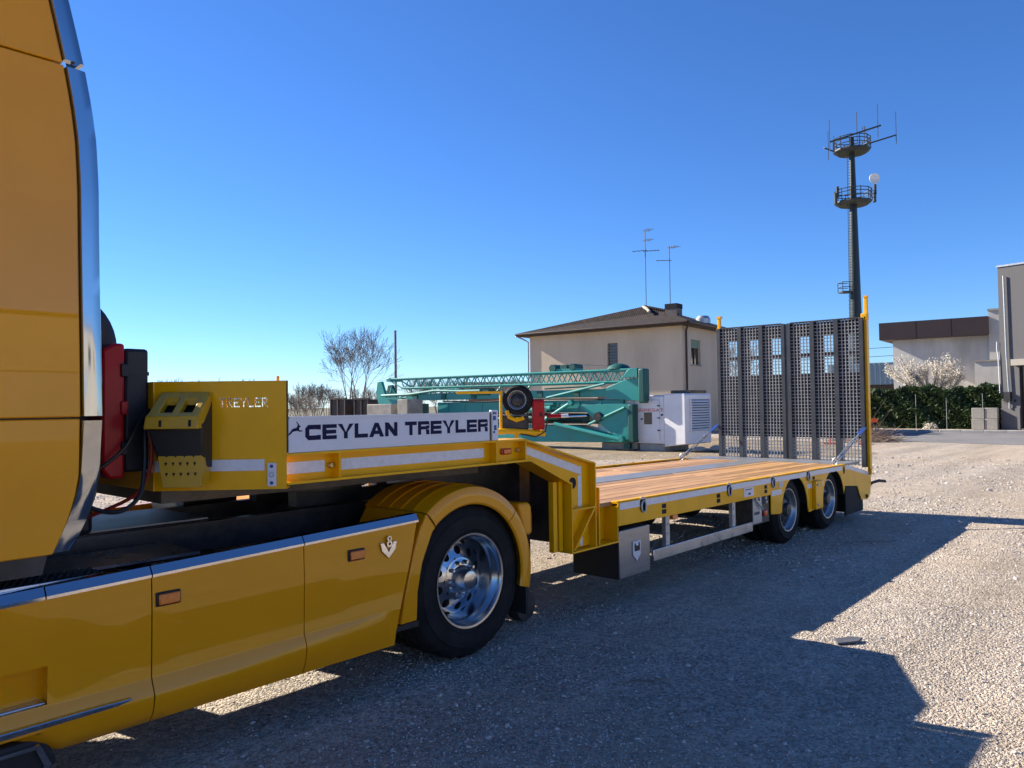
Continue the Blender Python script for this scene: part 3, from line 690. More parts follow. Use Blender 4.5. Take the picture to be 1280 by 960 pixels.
# --- gooseneck side beams
web = [(2.29,1.30),(4.285,1.30),(4.78,1.085),(4.78,0.56),(5.085,0.56),(5.085,1.215),(4.98,1.236),(4.225,1.44),(2.29,1.44)]
def goose(my, near):
    ya, yb = my(Y0+WEB), my(Y0+WEB+0.012)
    MB().prism(web, ya, yb).build('beam_web', 'yellow', L_)
    def flange(pts, t):
        mb = MB(); n = len(pts); a, b = my(Y0), my(Y0+0.20); vs = []; fs = []
        for i, (x, z) in enumerate(pts):
            p0 = Vector(pts[max(i-1,0)]); p1 = Vector(pts[min(i+1,n-1)]); d = (p1-p0).normalized(); nn = Vector((-d.y, d.x))
            if 0 < i < n-1:
                d0 = (Vector(pts[i])-p0).normalized(); n0 = Vector((-d0.y, d0.x)); k = t/max(0.3, nn.dot(n0))
            else: k = t
            q = (x+nn.x*k, z+nn.y*k)
            vs += [(x,a,z),(x,b,z),(q[0],b,q[1]),(q[0],a,q[1])]
        for i in range(n-1): fs += [(i*4+j, i*4+(j+1) % 4, i*4+4+(j+1) % 4, i*4+4+j) for j in range(4)]
        fs += [(0,1,2,3), (n*4-1,n*4-2,n*4-3,n*4-4)]
        return mb.add(vs, fs)
    flange([(2.276,1.440),(4.222,1.440),(4.99,1.236),(5.083,1.218)], 0.014).build('top_flange', 'yellow', L_)
    flange([(2.276,1.287),(4.285,1.287),(4.770,1.076),(4.770,0.552)], 0.014).build('bottom_flange', 'yellow', L_)
    a, b = my(Y0), my(Y0+0.20)
    MB().box(4.772,5.098,a,b,0.538,0.552).build('bottom_flange', 'yellow', L_)
    MB().box(5.085,5.099,a,b,0.5525,1.222).build('end_flange', 'yellow', L_)
    MB().box(4.785,5.085,a,my(Y0+WEB),0.865,0.879).build('stiffener', 'yellow', L_)
    # diagonal stiffener
    MB().prism([(4.795,0.56),(4.815,0.56),(5.08,0.85),(5.08,0.864),(5.065,0.864)], a, my(Y0+WEB)).build('stiffener', 'yellow', L_)
    for x in (2.617, 3.925, 4.235):
        MB().box(x-0.006,x+0.006,a,my(Y0+WEB),1.30,1.44).build('stiffener', 'yellow', L_)
    # tapes
    t0, t1 = my(Y0+WEB-0.003), my(Y0+WEB-0.0005)
    for x0, x1 in ((2.30,2.555),(2.635,3.86)):
        MB().box(x0,x1,t0,t1,1.338,1.402).build('reflective_tape', 'tape', L_)
    MB().prism([(4.27,1.345),(4.87,1.165),(4.93,1.147),(4.985,1.135),(4.985,1.20),(4.94,1.205),(4.88,1.225),(4.27,1.405)], t0, t1).build('reflective_tape', 'tape', L_)
    MB().box(4.935,4.985,t0,t1,0.885,1.13).build('reflective_tape', 'tape', L_)
    MB().box(4.955,4.99,t0,t1,0.57,0.70).build('reflective_tape', 'tape', L_)
    MB().lathe([(0.0,0.0),(0.038,0.0),(0.045,-0.003),(0.045,0.002)], c=(4.868,my(Y0+WEB-0.001),1.075), n=24).build('lightening_hole', 'dark', L_)
    if near:
        for x, z in ((2.588,1.37),(4.20,1.372)):
            MB().lathe([(0,-0.03),(0.012,-0.03),(0.016,-0.022),(0.018,0.0)], c=(x,Y0+WEB,z), n=12).build('bolt', 'brass', L_)
    ml = MB().box(4.03,4.135,my(Y0+WEB-0.018),my(Y0+WEB-0.0006),1.345,1.39).build('marker_lamp', 'redlens', L_, bevel=0.006)
    MB().box(4.045,4.12,my(Y0+WEB-0.026),my(Y0+WEB-0.0185),1.352,1.383).build('lens', 'amber', ml, bevel=0.004)
    # step box between neck and deck rail
    MB().box(5.10,5.41,my(Y0+0.14),my(Y0+0.15),0.553,0.86).build('rail_web', 'yellow', L_)
    MB().box(5.10,5.42,my(Y0+0.002),my(Y0+0.20),0.538,0.552).build('bottom_flange', 'yellow', L_)
    MB().box(5.135,5.149,my(Y0+0.003),my(Y0+0.138),0.5525,1.02 if near else 0.9).build('stiffener', 'yellow', L_)
    MB().box(5.40,5.412,my(Y0+0.003),my(Y0+0.20),0.5525,0.84).build('stiffener', 'yellow', L_)
near_far(goose)
# neck deck and head board
MB().prism([(2.30,Y0+0.21),(4.22,Y0+0.21),(4.22,YF-0.21),(2.30,YF-0.21),(1.80,YF-0.50),(1.80,Y0+0.50)], 1.405, 1.425, 'z').build('neck_deck', 'blacksteel', L_)
MB().prism([(4.222,1.42),(4.97,1.222),(4.97,1.205),(4.222,1.40)], Y0+0.21, YF-0.21).build('neck_deck', 'blacksteel', L_)
MB().box(4.80,4.83,Y0+0.22,YF-0.22,0.60,1.20).build('neck_bulkhead', 'blacksteel', L_)
MB().prism([(1.85,Y0+0.55),(4.2,Y0+0.45),(4.2,YF-0.45),(1.85,YF-0.55)], 1.19, 1.285, 'z').build('coupling_plate', 'blacksteel', L_)
HB0, HB1 = 1.268, 1.846
CL = 0.686
def cham(t, o, z, far=False):
    x = 2.272-0.70711*t-0.70711*o; y = 3.636+0.70711*t-0.70711*o
    return (x, y if not far else 2*YC-y, z)
GL = {'T': ['11111','00100','00100','00100','00100','00100','00100'], 'R': ['11110','10001','10001','11110','10100','10010','10001'],
      'E': ['11111','10000','10000','11110','10000','10000','11111'], 'Y': ['10001','10001','01010','00100','00100','00100','00100'], 'L': ['10000','10000','10000','10000','10000','10000','11111']}
def stencil_plate(far):
    word = 'TREYLER'; rows = [''.join(GL[c][r]+'0' for c in word)[:-1] for r in range(7)]
    if far: rows = rows
    nc = len(rows[0]); t0, t1 = 0.098, 0.350; z0, z1 = 1.706, 1.756
    # columns run left to right as seen = from t1 down to t0 (near side)
    T_ = [0.0, t0]+[t0+(t1-t0)*k/nc for k in range(1, nc+1)]+[CL]
    Z_ = [HB0, z0]+[z0+(z1-z0)*k/7 for k in range(1, 8)]+[HB1]
    th = 0.008; mb = MB()
    def hole(i, j):
        if not (1 <= i <= nc and 1 <= j <= 7): return False
        c = nc-i if not far else i-1
        return rows[7-j][c] == '1'
    def P(t, o, z): return cham(t, o, z, far)
    for i in range(len(T_)-1):
        for j in range(len(Z_)-1):
            if hole(i, j): continue
            a, b, c, d = T_[i], T_[i+1], Z_[j], Z_[j+1]
            mb.add([P(a,0,c),P(b,0,c),P(b,0,d),P(a,0,d)], [(0,1,2,3)]); mb.add([P(a,-th,c),P(b,-th,c),P(b,-th,d),P(a,-th,d)], [(3,2,1,0)])
            for (ii, jj, e) in ((i-1,j,((a,c),(a,d))),(i+1,j,((b,c),(b,d))),(i,j-1,((a,c),(b,c))),(i,j+1,((a,d),(b,d)))):
                edge = not (0 <= ii < len(T_)-1 and 0 <= jj < len(Z_)-1)
                if edge or hole(ii, jj):
                    (p, q), (r, s) = e; mb.add([P(p,0,q),P(r,0,s),P(r,-th,s),P(p,-th,q)], [(0,1,2,3)])
    return mb
for far in (False, True):
    stencil_plate(far).build('corner_plate', 'yellow', L_, smooth=0, weld=True)
    mb = MB().box(0.115,CL-0.002,0.0008,0.004,1.368,1.428); mb.map(lambda t, o, z: cham(t, o, z, far)).build('reflective_tape', 'tape', L_)
    mb = MB().box(0.052,0.100,0.001,0.010,1.283,1.408); mb.map(lambda t, o, z: cham(t, o, z, far)).build('hinge_plate', 'boardwhite', L_, bevel=0.004)
    for z in (1.302, 1.39):
        mb = MB().lathe([(0,0.0145),(0.008,0.0145),(0.010,0.0105)], c=(0.076,0,z), n=10); mb.map(lambda t, o, z: cham(t, o, z, far)).build('rivet', 'blue', L_)
    mb = MB().path([(0.076+0.012*math.cos(a), 0.0125, 1.346+0.012*math.sin(a)) for a in np.linspace(0, 2*math.pi, 13)[:-1]], 0.003, 6, True); mb.map(lambda t, o, z: cham(t, o, z, far)).build('lock_ring', 'galv', L_)
    # return edge of the head board along the side
    y = 3.637 if not far else 2*YC-3.637
    MB().box(2.276,2.284,min(y, y+(0.10 if not far else -0.10)),max(y, y+(0.10 if not far else -0.10)),1.46,HB1).build('head_board_edge', 'black', L_)
    mb = MB().box(0,CL,-0.07,-0.0085,HB0,HB0+0.010); mb.map(lambda t, o, z: cham(t, o, z, far)).build('bottom_flange', 'yellow', L_)
MB().box(1.779,1.787,4.1215,2*YC-4.1215,HB0,HB1).build('head_board', 'yellow', L_)
MB().box(1.774,1.7785,4.125,2*YC-4.125,1.368,1.428).build('reflective_tape', 'tape', L_)
MB().box(1.79,1.87,4.13,2*YC-4.13,1.80,1.844).build('head_board_rail', 'yellow', L_)
for y, x in ((4.42,1.84),(4.78,1.84),(5.55,1.9)):
    MB().box(x-0.012,x+0.012,y-0.012,y+0.012,1.8445,1.90).build('stake', 'yellow', L_)
MB().tube((2.262,3.70,1.846),(2.262,3.70,1.872),0.008,8).build('stake', 'yellow', L_)
# --- drop side with sign
bd = MB().box(2.290,3.866,3.646,3.668,1.4545,1.652).build('drop_side', 'boardwhite', L_, bevel=0.004)
MB().box(2.292,3.864,3.640,3.6455,1.640,1.652).build('board_lip', 'boardwhite', bd)
MB().box(3.872,3.884,3.646,3.668,1.4545,1.652).build('board_seal', 'black', L_)
ep = MB().box(3.888,3.950,3.642,3.672,1.4545,1.665).build('board_post', 'boardwhite', L_, bevel=0.004)
for z0, z1, x0, x1 in ((1.635,1.652,3.894,3.913),(1.635,1.652,3.918,3.93),(1.595,1.625,3.896,3.925),(1.525,1.56,3.905,3.93),(1.505,1.52,3.898,3.915)):
    MB().box(x0,x1,3.6405,3.6418,z0,z1).build('sticker', 'blue', ep)
for mb in lettering('CEYLAN TREYLER', 2.395, 3.845, 1.520, 1.604, lambda x, z, o: (x, 3.6456-0.0016*o, z), 0.30, 0.12, 0.40, {'C':1.05,'A':1.12,'Y':1.08}):
    mb.build('letter', 'navy', bd, smooth=0)
# leaping gazelle emblem
gz = [(2.285,1.545),(2.297,1.560),(2.309,1.572),(2.317,1.583),(2.330,1.588),(2.343,1.590),(2.351,1.600),(2.350,1.612),(2.340,1.624),(2.347,1.623),(2.357,1.611),(2.362,1.603),(2.372,1.598),(2.364,1.594),(2.359,1.584),(2.366,1.575),(2.378,1.577),(2.384,1.568),(2.380,1.571),(2.365,1.568),(2.351,1.574),(2.334,1.572),(2.320,1.570),(2.312,1.560),(2.300,1.553)]
MB().prism([(x-0.004, z) for x, z in gz], 3.6440, 3.6456).build('emblem', 'navy', bd, smooth=0)
# far neck rail (low)
# --- deck: slight fall to the rear
def tilt(x, y, z): return (x, y, z-0.0105*(x-5.4))
DZ = 0.872
def deckpart(mb, name, m, bevel=0.0, parent=None, **k): return mb.map(tilt).build(name, m, parent or L_, bevel=bevel, **k)
rows_y = []
y = Y0+0.075
for k in range(7): rows_y.append((y, y+0.143, 'w')); y += 0.150
rows_y.append((y, y+0.40, 's')); y += 0.408
for k in range(5): rows_y.append((y, y+0.143, 'w')); y += 0.150
for ya, yb, kind in rows_y:
    yb = min(yb, YF-0.075)
    if ya >= yb: continue
    segs = ((5.13,8.25),(8.26,11.05)) if kind == 'w' else ((5.13,7.1),(7.106,9.1),(9.106,11.05))
    for x0, x1 in segs:
        dz = random.uniform(-0.002, 0.002)
        if kind == 'w': deckpart(MB().box(x0,x1,ya,yb,DZ-0.035,DZ+dz), 'deck_plank', 'plank', 0.004)
        else: deckpart(MB().box(x0,x1,ya,yb,DZ-0.03,DZ+0.004), 'deck_plate', 'treadplate', 0.003)
deckpart(MB().box(11.055,11.80,Y0+0.075,YF-0.075,DZ-0.03,DZ), 'deck_plate', 'treadplate')
deckpart(MB().box(5.10,11.75,Y0+0.30,YF-0.30,DZ-0.06,DZ-0.037), 'deck_underlay', 'blacksteel')
def rails(my, near):
    a, b, c = my(Y0), my(Y0+0.07), my(Y0+0.012)
    deckpart(MB().box(5.413,8.50,a,c,0.672,0.868), 'side_rail', 'yellow', 0.002)
    deckpart(MB().box(5.413,11.05,c,b,0.856,0.878), 'rail_lip', 'yellow', 0.003)
    deckpart(MB().box(5.413,8.50,c,b,0.672,0.684), 'rail_lip', 'yellow')
    tz = (0.806,0.862); t0, t1 = my(Y0-0.003), my(Y0-0.0006)
    cuts = [5.43,5.74,5.84,7.40,7.50,8.505,8.605,9.57,9.67,10.85]
    for x0, x1 in zip(cuts[::2], cuts[1::2]): deckpart(MB().box(x0,x1,t0,t1,*tz), 'reflective_tape', 'tape')
    for x in (5.79,7.45,8.555,9.62):
        r = deckpart(MB().lathe([(0,0.0),(0.034,0.0),(0.042,-0.004),(0.046,0.0)], c=(x,my(Y0-0.0012),0.818), n=24).map(lambda X, Y, Z: (X, Y, 0.818+(Z-0.818)*1.5)), 'ring_pocket', 'dark')
        p = MB().path([(x+0.036*math.cos(q), my(Y0-0.012), 0.803+0.050*math.sin(q)) for q in np.linspace(0, 2*math.pi, 17)[:-1]], 0.008, 8, True)
        deckpart(p, 'lashing_ring', 'galv')
        deckpart(MB().box(x-0.04,x+0.04,my(Y0-0.010),my(Y0-0.0005),0.866,0.884), 'ring_bracket', 'galv', 0.002)
    for x in (6.15,7.215,8.36,9.81):
        for z in (0.722,0.772):
            deckpart(MB().box(x-0.038,x+0.038,my(Y0-0.0012),my(Y0+0.005),z-0.02,z+0.02), 'stake_slot', 'dark')
    # arch plate
    def arc(cx, cz, r, a0, a1, n=16): return [(cx+r*math.cos(rad(a0+(a1-a0)*k/n)), cz+r*math.sin(rad(a0+(a1-a0)*k/n))) for k in range(n+1)]
    pts = [(8.502,0.868),(8.502,0.45),(8.74,0.43)]+arc(9.20,0.43,0.40,178,2)+[(9.63,0.36),(10.08,0.39)]+arc(10.52,0.43,0.40,178,8)+[(10.96,0.585),(11.48,0.545),(11.64,0.335),(11.93,0.315),(12.05,0.40),(12.10,0.60),(12.06,0.70),(11.10,0.868)]
    deckpart(MB().prism(pts, a, c), 'wheel_arch_plate', 'yellow', 0.002)
    deckpart(MB().prism([(10.98,0.862),(11.09,0.864),(12.03,0.70),(12.03,0.655),(11.10,0.806),(10.98,0.806)], t0, t1), 'reflective_tape', 'tape')
    deckpart(MB().box(8.51,8.80,t0,t1,0.655,0.715), 'reflective_tape', 'tape'); deckpart(MB().box(9.585,9.74,t0,t1,0.655,0.715), 'reflective_tape', 'tape'); deckpart(MB().box(9.99,10.13,t0,t1,0.655,0.715), 'reflective_tape', 'tape')
    deckpart(MB().box(9.745,9.985,my(Y0-0.05),my(Y0-0.0006),0.385,0.735), 'fender_box', 'yellow', 0.006)
    for z in (0.44,0.69): deckpart(MB().lathe([(0,-0.062),(0.012,-0.062),(0.016,-0.0505)], c=(9.80,my(Y0),z), n=10), 'bolt', 'galv')
    deckpart(MB().prism([(11.0,0.84),(11.98,0.64),(12.0,0.62),(12.0,0.36),(11.66,0.36),(11.5,0.56),(11.0,0.6)], my(Y0+0.0125), my(Y0+0.30)), 'rear_frame', 'yellow')
    for k, (cx, r) in enumerate(((9.20,0.40),(10.52,0.40))):
        pr = [(r+0.03, my(Y0+0.0125)), (r+0.03, my(Y0+0.33)), (r+0.022, my(Y0+0.33)), (r+0.022, my(Y0+0.0125))]
        deckpart(MB().lathe(pr, c=(cx,0,0.43), n=20, a0=rad(5), a1=rad(175), closed=True), 'wheel_liner', 'black')
    deckpart(MB().lathe([(0,-0.002),(0.03,-0.002),(0.034,0.001)], c=(10.93,my(Y0),0.80), n=16).map(lambda X, Y, Z: (X, Y, 0.80+(Z-0.80)*1.7)), 'stake_slot', 'dark')
near_far(rails)
deckpart(MB().box(7.80,8.04,Y0-0.004,Y0-0.001,0.705,0.80), 'sticker', 'boardwhite')
deckpart(MB().box(7.83,7.99,Y0-0.0055,Y0-0.0043,0.775,0.785), 'sticker', 'blacksteel'); deckpart(MB().box(7.90,7.96,Y0-0.0055,Y0-0.0043,0.72,0.745), 'sticker', 'blue')
deckpart(MB().box(8.72,8.84,Y0-0.004,Y0-0.001,0.735,0.80), 'data_plate', 'galv')
# under-structure
for y in (4.45, 5.30):
    c = MB(); c.box(4.85,11.6,y,y+0.12,0.78,0.80); c.box(4.85,11.6,y,y+0.12,0.50,0.52); c.box(4.85,11.6,y+0.05,y+0.065,0.52,0.78)
    deckpart(c, 'main_beam', 'blacksteel')
for x in np.arange(5.6, 11.5, 0.72): deckpart(MB().box(x,x+0.06,Y0+0.10,YF-0.10,0.70,0.80), 'cross_member', 'blacksteel')
# tool box
tb = MB().box(5.425,5.905,Y0+0.004,Y0+0.48,0.225,0.628).build('tool_box', 'toolbox', L_, bevel=0.006)
MB().box(5.412,5.424,Y0+0.006,Y0+0.48,0.225,0.537).build('box_side', 'black', tb)
MB().prism([(5.62,0.515),(5.74,0.515),(5.74,0.40),(5.68,0.345),(5.62,0.40)], Y0-0.006, Y0+0.0035).build('lock_badge', 'boardwhite', tb, bevel=0.002)
MB().prism([(5.640,0.498),(5.655,0.498),(5.66,0.48),(5.70,0.47),(5.705,0.498),(5.722,0.498),(5.722,0.43),(5.64,0.43)], Y0-0.0085, Y0-0.0063).build('emblem', 'black', tb)
# side guard
MB().box(5.97,8.02,Y0+0.006,Y0+0.034,0.29,0.392).build('side_guard', 'alu', L_, bevel=0.005)
for x in (6.27,7.63):
    MB().box(x-0.035,x+0.035,Y0+0.036,Y0+0.075,0.30,0.672).build('guard_post', 'galv', L_)
    for z in (0.50, 0.58): MB().lathe([(0,-0.006),(0.009,-0.006),(0.011,0)], c=(x,Y0+0.036,z), n=8).build('bolt', 'galv', L_)
ml = MB().box(6.36,6.45,Y0+0.03,Y0+0.07,0.61,0.655).build('marker_lamp', 'amber', L_, bevel=0.005)
# valve / control panel
cp = MB().box(8.035,8.48,Y0+0.02,Y0+0.20,0.345,0.665).build('control_panel', 'blacksteel', L_)
MB().box(8.045,8.27,Y0+0.012,Y0+0.0195,0.36,0.655).build('panel_plate', 'galv', cp)
MB().tube((8.12,Y0+0.0,0.60),(8.25,Y0-0.015,0.50),0.009,8).build('lever', 'galv', cp)
for x, z in ((8.10,0.63),(8.19,0.625),(8.34,0.62),(8.36,0.575)): MB().lathe([(0,-0.03),(0.018,-0.03),(0.022,0.01)], c=(x,Y0+0.018,z), n=12).build('valve_knob', 'galv', cp)
for x in (8.09,8.14,8.19): MB().box(x-0.012,x+0.012,Y0+0.008,Y0+0.0118,0.455,0.485).build('valve_port', 'dark', cp)
MB().box(8.30,8.40,Y0+0.0,Y0+0.0195,0.42,0.48).build('reflector', 'redlens', cp, bevel=0.004)
MB().box(8.32,8.37,Y0-0.006,Y0-0.0005,0.432,0.468).build('reflector', 'amber', cp)
# wheels
TR, TRr = 0.400, 0.245
for x in (9.10, 10.43):
    make_wheel(L_, (x-OX, Y0+0.045-OY, TR), TR, TRr, 0.26, 0.085, 'rimgrey', False, False)
    make_wheel(L_, (x-OX, Y0+0.325-OY, TR), TR, TRr, 0.24, 0.085, 'rimgrey', False, False)
    make_wheel(L_, (x-OX, YF-0.045-OY, TR), TR, TRr, 0.26, 0.085, 'rimgrey', False, False, flip=True)
    make_wheel(L_, (x-OX, YF-0.325-OY, TR), TR, TRr, 0.24, 0.085, 'rimgrey', False, False, flip=True)
    MB().tube((x,Y0+0.5,TR),(x,YF-0.5,TR),0.075,16).build('axle', 'blacksteel', L_)
# landing legs
for y in (3.95, 5.72):
    lg_ = MB().box(4.52,4.64,y,y+0.12,0.30,1.28).build('landing_leg', 'blacksteel', L_)
    MB().box(4.535,4.625,y+0.015,y+0.105,0.14,0.30).build('leg_tube', 'blacksteel', lg_)
    MB().lathe([(0,0.0),(0.11,0.0),(0.12,0.02),(0.12,0.10),(0.11,0.12),(0,0.12)], c=(4.58,y,0.13), n=24).build('leg_foot', 'blacksteel', lg_)
for x in (4.63, 4.70): MB().box(x,x+0.045,Y0+0.07,Y0+0.115,0.56,1.10).build('leg_guide', 'yellow', L_)
# rear bumper and mudflap
MB().box(11.02,11.75,Y0+0.016,Y0+0.04,0.11,0.60).build('rear_black_plate', 'dark', L_); MB().box(11.30,11.36,Y0+0.045,Y0+0.55,0.12,0.62).build('mudflap', 'rubber', L_); MB().box(11.30,11.36,YF-0.55,YF-0.03,0.12,0.62).build('mudflap', 'rubber', L_)  # near-black plate fills the area below the rear arch plate
MB().box(11.70,11.85,Y0+0.06,YF-0.06,0.14,0.34).build('rear_bumper', 'blacksteel', L_)
MB().path([(12.03,Y0+0.05,0.42),(12.15,Y0+0.0,0.47),(12.28,Y0-0.05,0.49),(12.42,Y0-0.10,0.475)], 0.022, 10).build('ramp_lock_handle', 'black', L_)
MB().lathe([(0,-0.02),(0.025,-0.02),(0.03,0)], c=(11.86,Y0,0.30), n=12).build('bolt', 'rust', L_)
MB().box(12.055,12.09,Y0+0.06,Y0+0.30,0.46,0.58).build('tail_lamp', 'redlens', L_)
# --- ramps
RX = 11.86; RZ0, RZ1 = 0.72, 2.915
for n_, (ya, yb) in enumerate(((3.625,4.755),(4.795,5.935))):
    rp = MB().box(RX-0.03,RX+0.10,ya,ya+0.055,RZ0,RZ1).build('loading_ramp', 'rampsteel', L_)
    MB().box(RX-0.03,RX+0.10,yb-0.055,yb,RZ0,RZ1).build('ramp_beam', 'rampsteel', rp)
    w3 = (yb-ya-0.055)/3
    for k in (1, 2):
        yc = ya+0.0275+w3*k; MB().box(RX-0.03,RX+0.10,yc-0.034,yc+0.034,RZ0,RZ1).build('ramp_beam', 'rampsteel', rp)
    for k in range(3):
        y0_ = ya+0.055+0.0+(w3*k if k == 0 else w3*k-0.0275+0.034+0.0); y0_ = ya+0.0275+w3*k+(0.0275 if k == 0 else 0.034); y1_ = ya+0.0275+w3*(k+1)-(0.0275 if k == 2 else 0.034)
        gr = MB(); z = RZ0+0.03
        while z < RZ1-0.02:
            gr.box(RX-0.012,RX+0.004,y0_,y1_,z,z+0.0115); z += 0.0525
        nb = 6
        for j in range(1, nb):
            yy = y0_+(y1_-y0_)*j/nb; gr.box(RX-0.016,RX+0.006,yy-0.0052,yy+0.0052,RZ0+0.02,RZ1-0.01)
        gr.build('ramp_grating', 'grating', rp, smooth=0, kind='stuff')
        # rear sheet, broken by the two upper openings
        ym = y0_+(y1_-y0_)*0.60
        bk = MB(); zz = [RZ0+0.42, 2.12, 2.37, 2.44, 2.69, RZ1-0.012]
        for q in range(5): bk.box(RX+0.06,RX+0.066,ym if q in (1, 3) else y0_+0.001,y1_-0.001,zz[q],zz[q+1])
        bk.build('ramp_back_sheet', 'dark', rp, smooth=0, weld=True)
        for z in (1.30, 1.75, 2.09, 2.40, 2.73): MB().box(RX+0.0075,RX+0.0585,y0_,y1_,z,z+0.03).build('ramp_rung', 'rampsteel', rp)
    MB().box(RX-0.028,RX+0.098,ya+0.056,yb-0.056,RZ1-0.002,RZ1+0.012).build('ramp_top_bar', 'rampsteel', rp)
# yellow side posts holding the ramps
for y, zt in ((3.60,3.22),(5.95,3.10)):
    MB().box(11.972,12.03,y-0.005,y+0.04,0.60,zt).build('ramp_post', 'yellow', L_, bevel=0.004)
    MB().prism([(RX+0.102,0.62),(RX+0.108,0.62),(RX+0.108,2.93),(RX+0.02,2.93),(RX+0.02,2.90),(RX+0.102,2.86)], y-0.01, y+0.012).build('ramp_post', 'yellow', L_)
MB().box(11.90,11.97,3.585,3.62,0.70,2.95).build('ramp_post', 'yellow', L_)
MB().box(11.88,11.97,3.57,3.66,2.88,2.98).build('post_head', 'yellow', L_, bevel=0.01)
MB().box(11.965,12.04,3.59,3.645,3.222,3.25).build('post_head', 'yellow', L_); MB().box(11.965,12.04,5.93,6.0,3.102,3.14).build('post_head', 'yellow', L_)

# ================================================================== THINGS ON THE TRAILER
def case(name, label, loc):
    t = thing(name, label, 'tool case', loc)
    # local x: depth (lid at -x), z height
    return t
# red and black cabinet on the head board front
X0, Y0c = 1.535, 4.165
tc_ = thing('storage_cabinet', 'tall red lidded black plastic cabinet hung between cab and head board', 'cabinet', (X0, Y0c, 1.345), world=True)
MB().box(1.652,1.777,Y0c,Y0c+0.52,1.375,2.022).build('cabinet_body', 'black', tc_, bevel=0.018)
MB().box(1.655,1.774,Y0c-0.006,Y0c-0.001,1.88,1.90).build('body_rib', 'black', tc_)
lid = MB().prism([(1.535,1.39),(1.575,1.345),(1.65,1.345),(1.65,2.045),(1.60,2.045),(1.535,2.01)], Y0c-0.012, Y0c+0.53).build('cabinet_lid', 'red', tc_, bevel=0.016)
for z in (1.50,1.71,1.905):
    MB().box(1.625,1.662,Y0c-0.024,Y0c-0.0125,z-0.035,z+0.035).build('latch', 'black' if z != 1.71 else 'red', lid, bevel=0.006)
# wheel chock in its holder on the corner plate
ck = thing('wheel_chock', 'yellow plastic wheel chock seated in black holder on trailer corner', 'wheel chock', cham(0.47, 0.1, 1.33), world=True)
hold = MB()
hold.add([cham(*p) for p in ((0.385,0.002,1.39),(0.66,0.002,1.39),(0.66,0.002,1.74),(0.385,0.002,1.74),(0.40,0.13,1.40),(0.60,0.13,1.40),(0.66,0.17,1.60),(0.385,0.17,1.60))], [(0,1,2,3),(4,5,6,7),(0,1,5,4),(3,2,6,7),(1,2,6,5),(0,3,7,4)])
hd_ = hold.build('chock_holder', 'black', L_, bevel=0.008)
up_ = MB()
def chv(t, o, z): return cham(t, o, z)
# top wedge: sloping slab with two slots
def slab(ta, tb, oa, ob, za, zb, th):
    return MB().add([chv(ta,oa,za),chv(tb,oa,za),chv(tb,ob,zb),chv(ta,ob,zb),chv(ta,oa,za-th),chv(tb,oa,za-th),chv(tb,ob,zb-th),chv(ta,ob,zb-th)], [(0,1,2,3),(7,6,5,4),(0,1,5,4),(1,2,6,5),(2,3,7,6),(3,0,4,7)])
for a, b in ((0.395,0.43),(0.495,0.53),(0.595,0.645)): slab(a, b, 0.02, 0.21, 1.79, 1.665, 0.05).build('chock_rib', 'lime', ck, bevel=0.005)
slab(0.3955, 0.6445, 0.02, 0.065, 1.791, 1.758, 0.04).build('chock_heel', 'lime', ck, bevel=0.005)
MB().add([chv(*p) for p in ((0.390,0.215,1.665),(0.650,0.215,1.665),(0.655,0.225,1.60),(0.385,0.225,1.60),(0.390,0.17,1.685),(0.650,0.17,1.685),(0.655,0.16,1.60),(0.385,0.16,1.60))], [(0,1,2,3),(7,6,5,4),(0,1,5,4),(1,2,6,5),(2,3,7,6),(3,0,4,7)]).build('chock_nose', 'lime', ck, bevel=0.006)
MB().add([chv(*p) for p in ((0.388,0.02,1.785),(0.388,0.215,1.66),(0.388,0.222,1.605),(0.388,0.02,1.66),(0.396,0.02,1.785),(0.396,0.215,1.66),(0.396,0.222,1.605),(0.396,0.02,1.66))], [(0,1,2,3),(7,6,5,4),(0,1,5,4),(1,2,6,5),(2,3,7,6),(3,0,4,7)]).build('chock_side', 'lime', ck)
for t in (0.42, 0.565): MB().add([chv(t,0.2235,1.612),chv(t+0.014,0.2235,1.612),chv(t+0.014,0.2195,1.645),chv(t,0.2195,1.645)], [(0,1,2,3)]).map(lambda x, y, z: (x-0.002, y-0.002, z)).build('chock_slot', 'dark', ck)
# lower toothed plate
tp = []
t0, t1 = 0.405, 0.585
poly = [(t0,1.30),(t1,1.30)]
top = []
for k in range(5):
    a = t1+0.03-(t1-t0+0.045)*k/5; w_ = (t1-t0+0.045)/5
    top += [(a,1.455),(a-w_*0.25,1.468),(a-w_*0.7,1.468),(a-w_,1.45)]
poly = [(0.403,1.30),(0.588,1.30)]+top
mb = MB(); n = len(poly)
mb.add([chv(t,0.150-(z-1.30)*0.05,z) for t, z in poly]+[chv(t,0.135-(z-1.30)*0.05,z) for t, z in poly], [tuple(range(n)), tuple(range(2*n-1,n-1,-1))]+[(i,(i+1) % n,n+(i+1) % n,n+i) for i in range(n)])
mb.build('chock_tread', 'lime', ck, bevel=0.002)
MB().add([chv(*p) for p in ((0.396,0.02,1.305),(0.396,0.148,1.302),(0.392,0.142,1.45),(0.392,0.02,1.45),(0.4025,0.02,1.305),(0.4025,0.148,1.302),(0.3985,0.142,1.45),(0.3985,0.02,1.45))], [(0,1,2,3),(7,6,5,4),(0,1,5,4),(1,2,6,5),(2,3,7,6),(3,0,4,7)]).build('chock_side', 'lime', ck)
for r, z in enumerate((1.365,1.418)):
    for k in range(5):
        t = 0.425+0.036*k+0.004*r; o = 0.152-(z-1.30)*0.05
        MB().add([chv(t-0.008,o,z+0.010),chv(t+0.008,o,z+0.010),chv(t,o,z-0.010)], [(0,1,2)]).build('tread_notch', 'dark', ck, smooth=0)
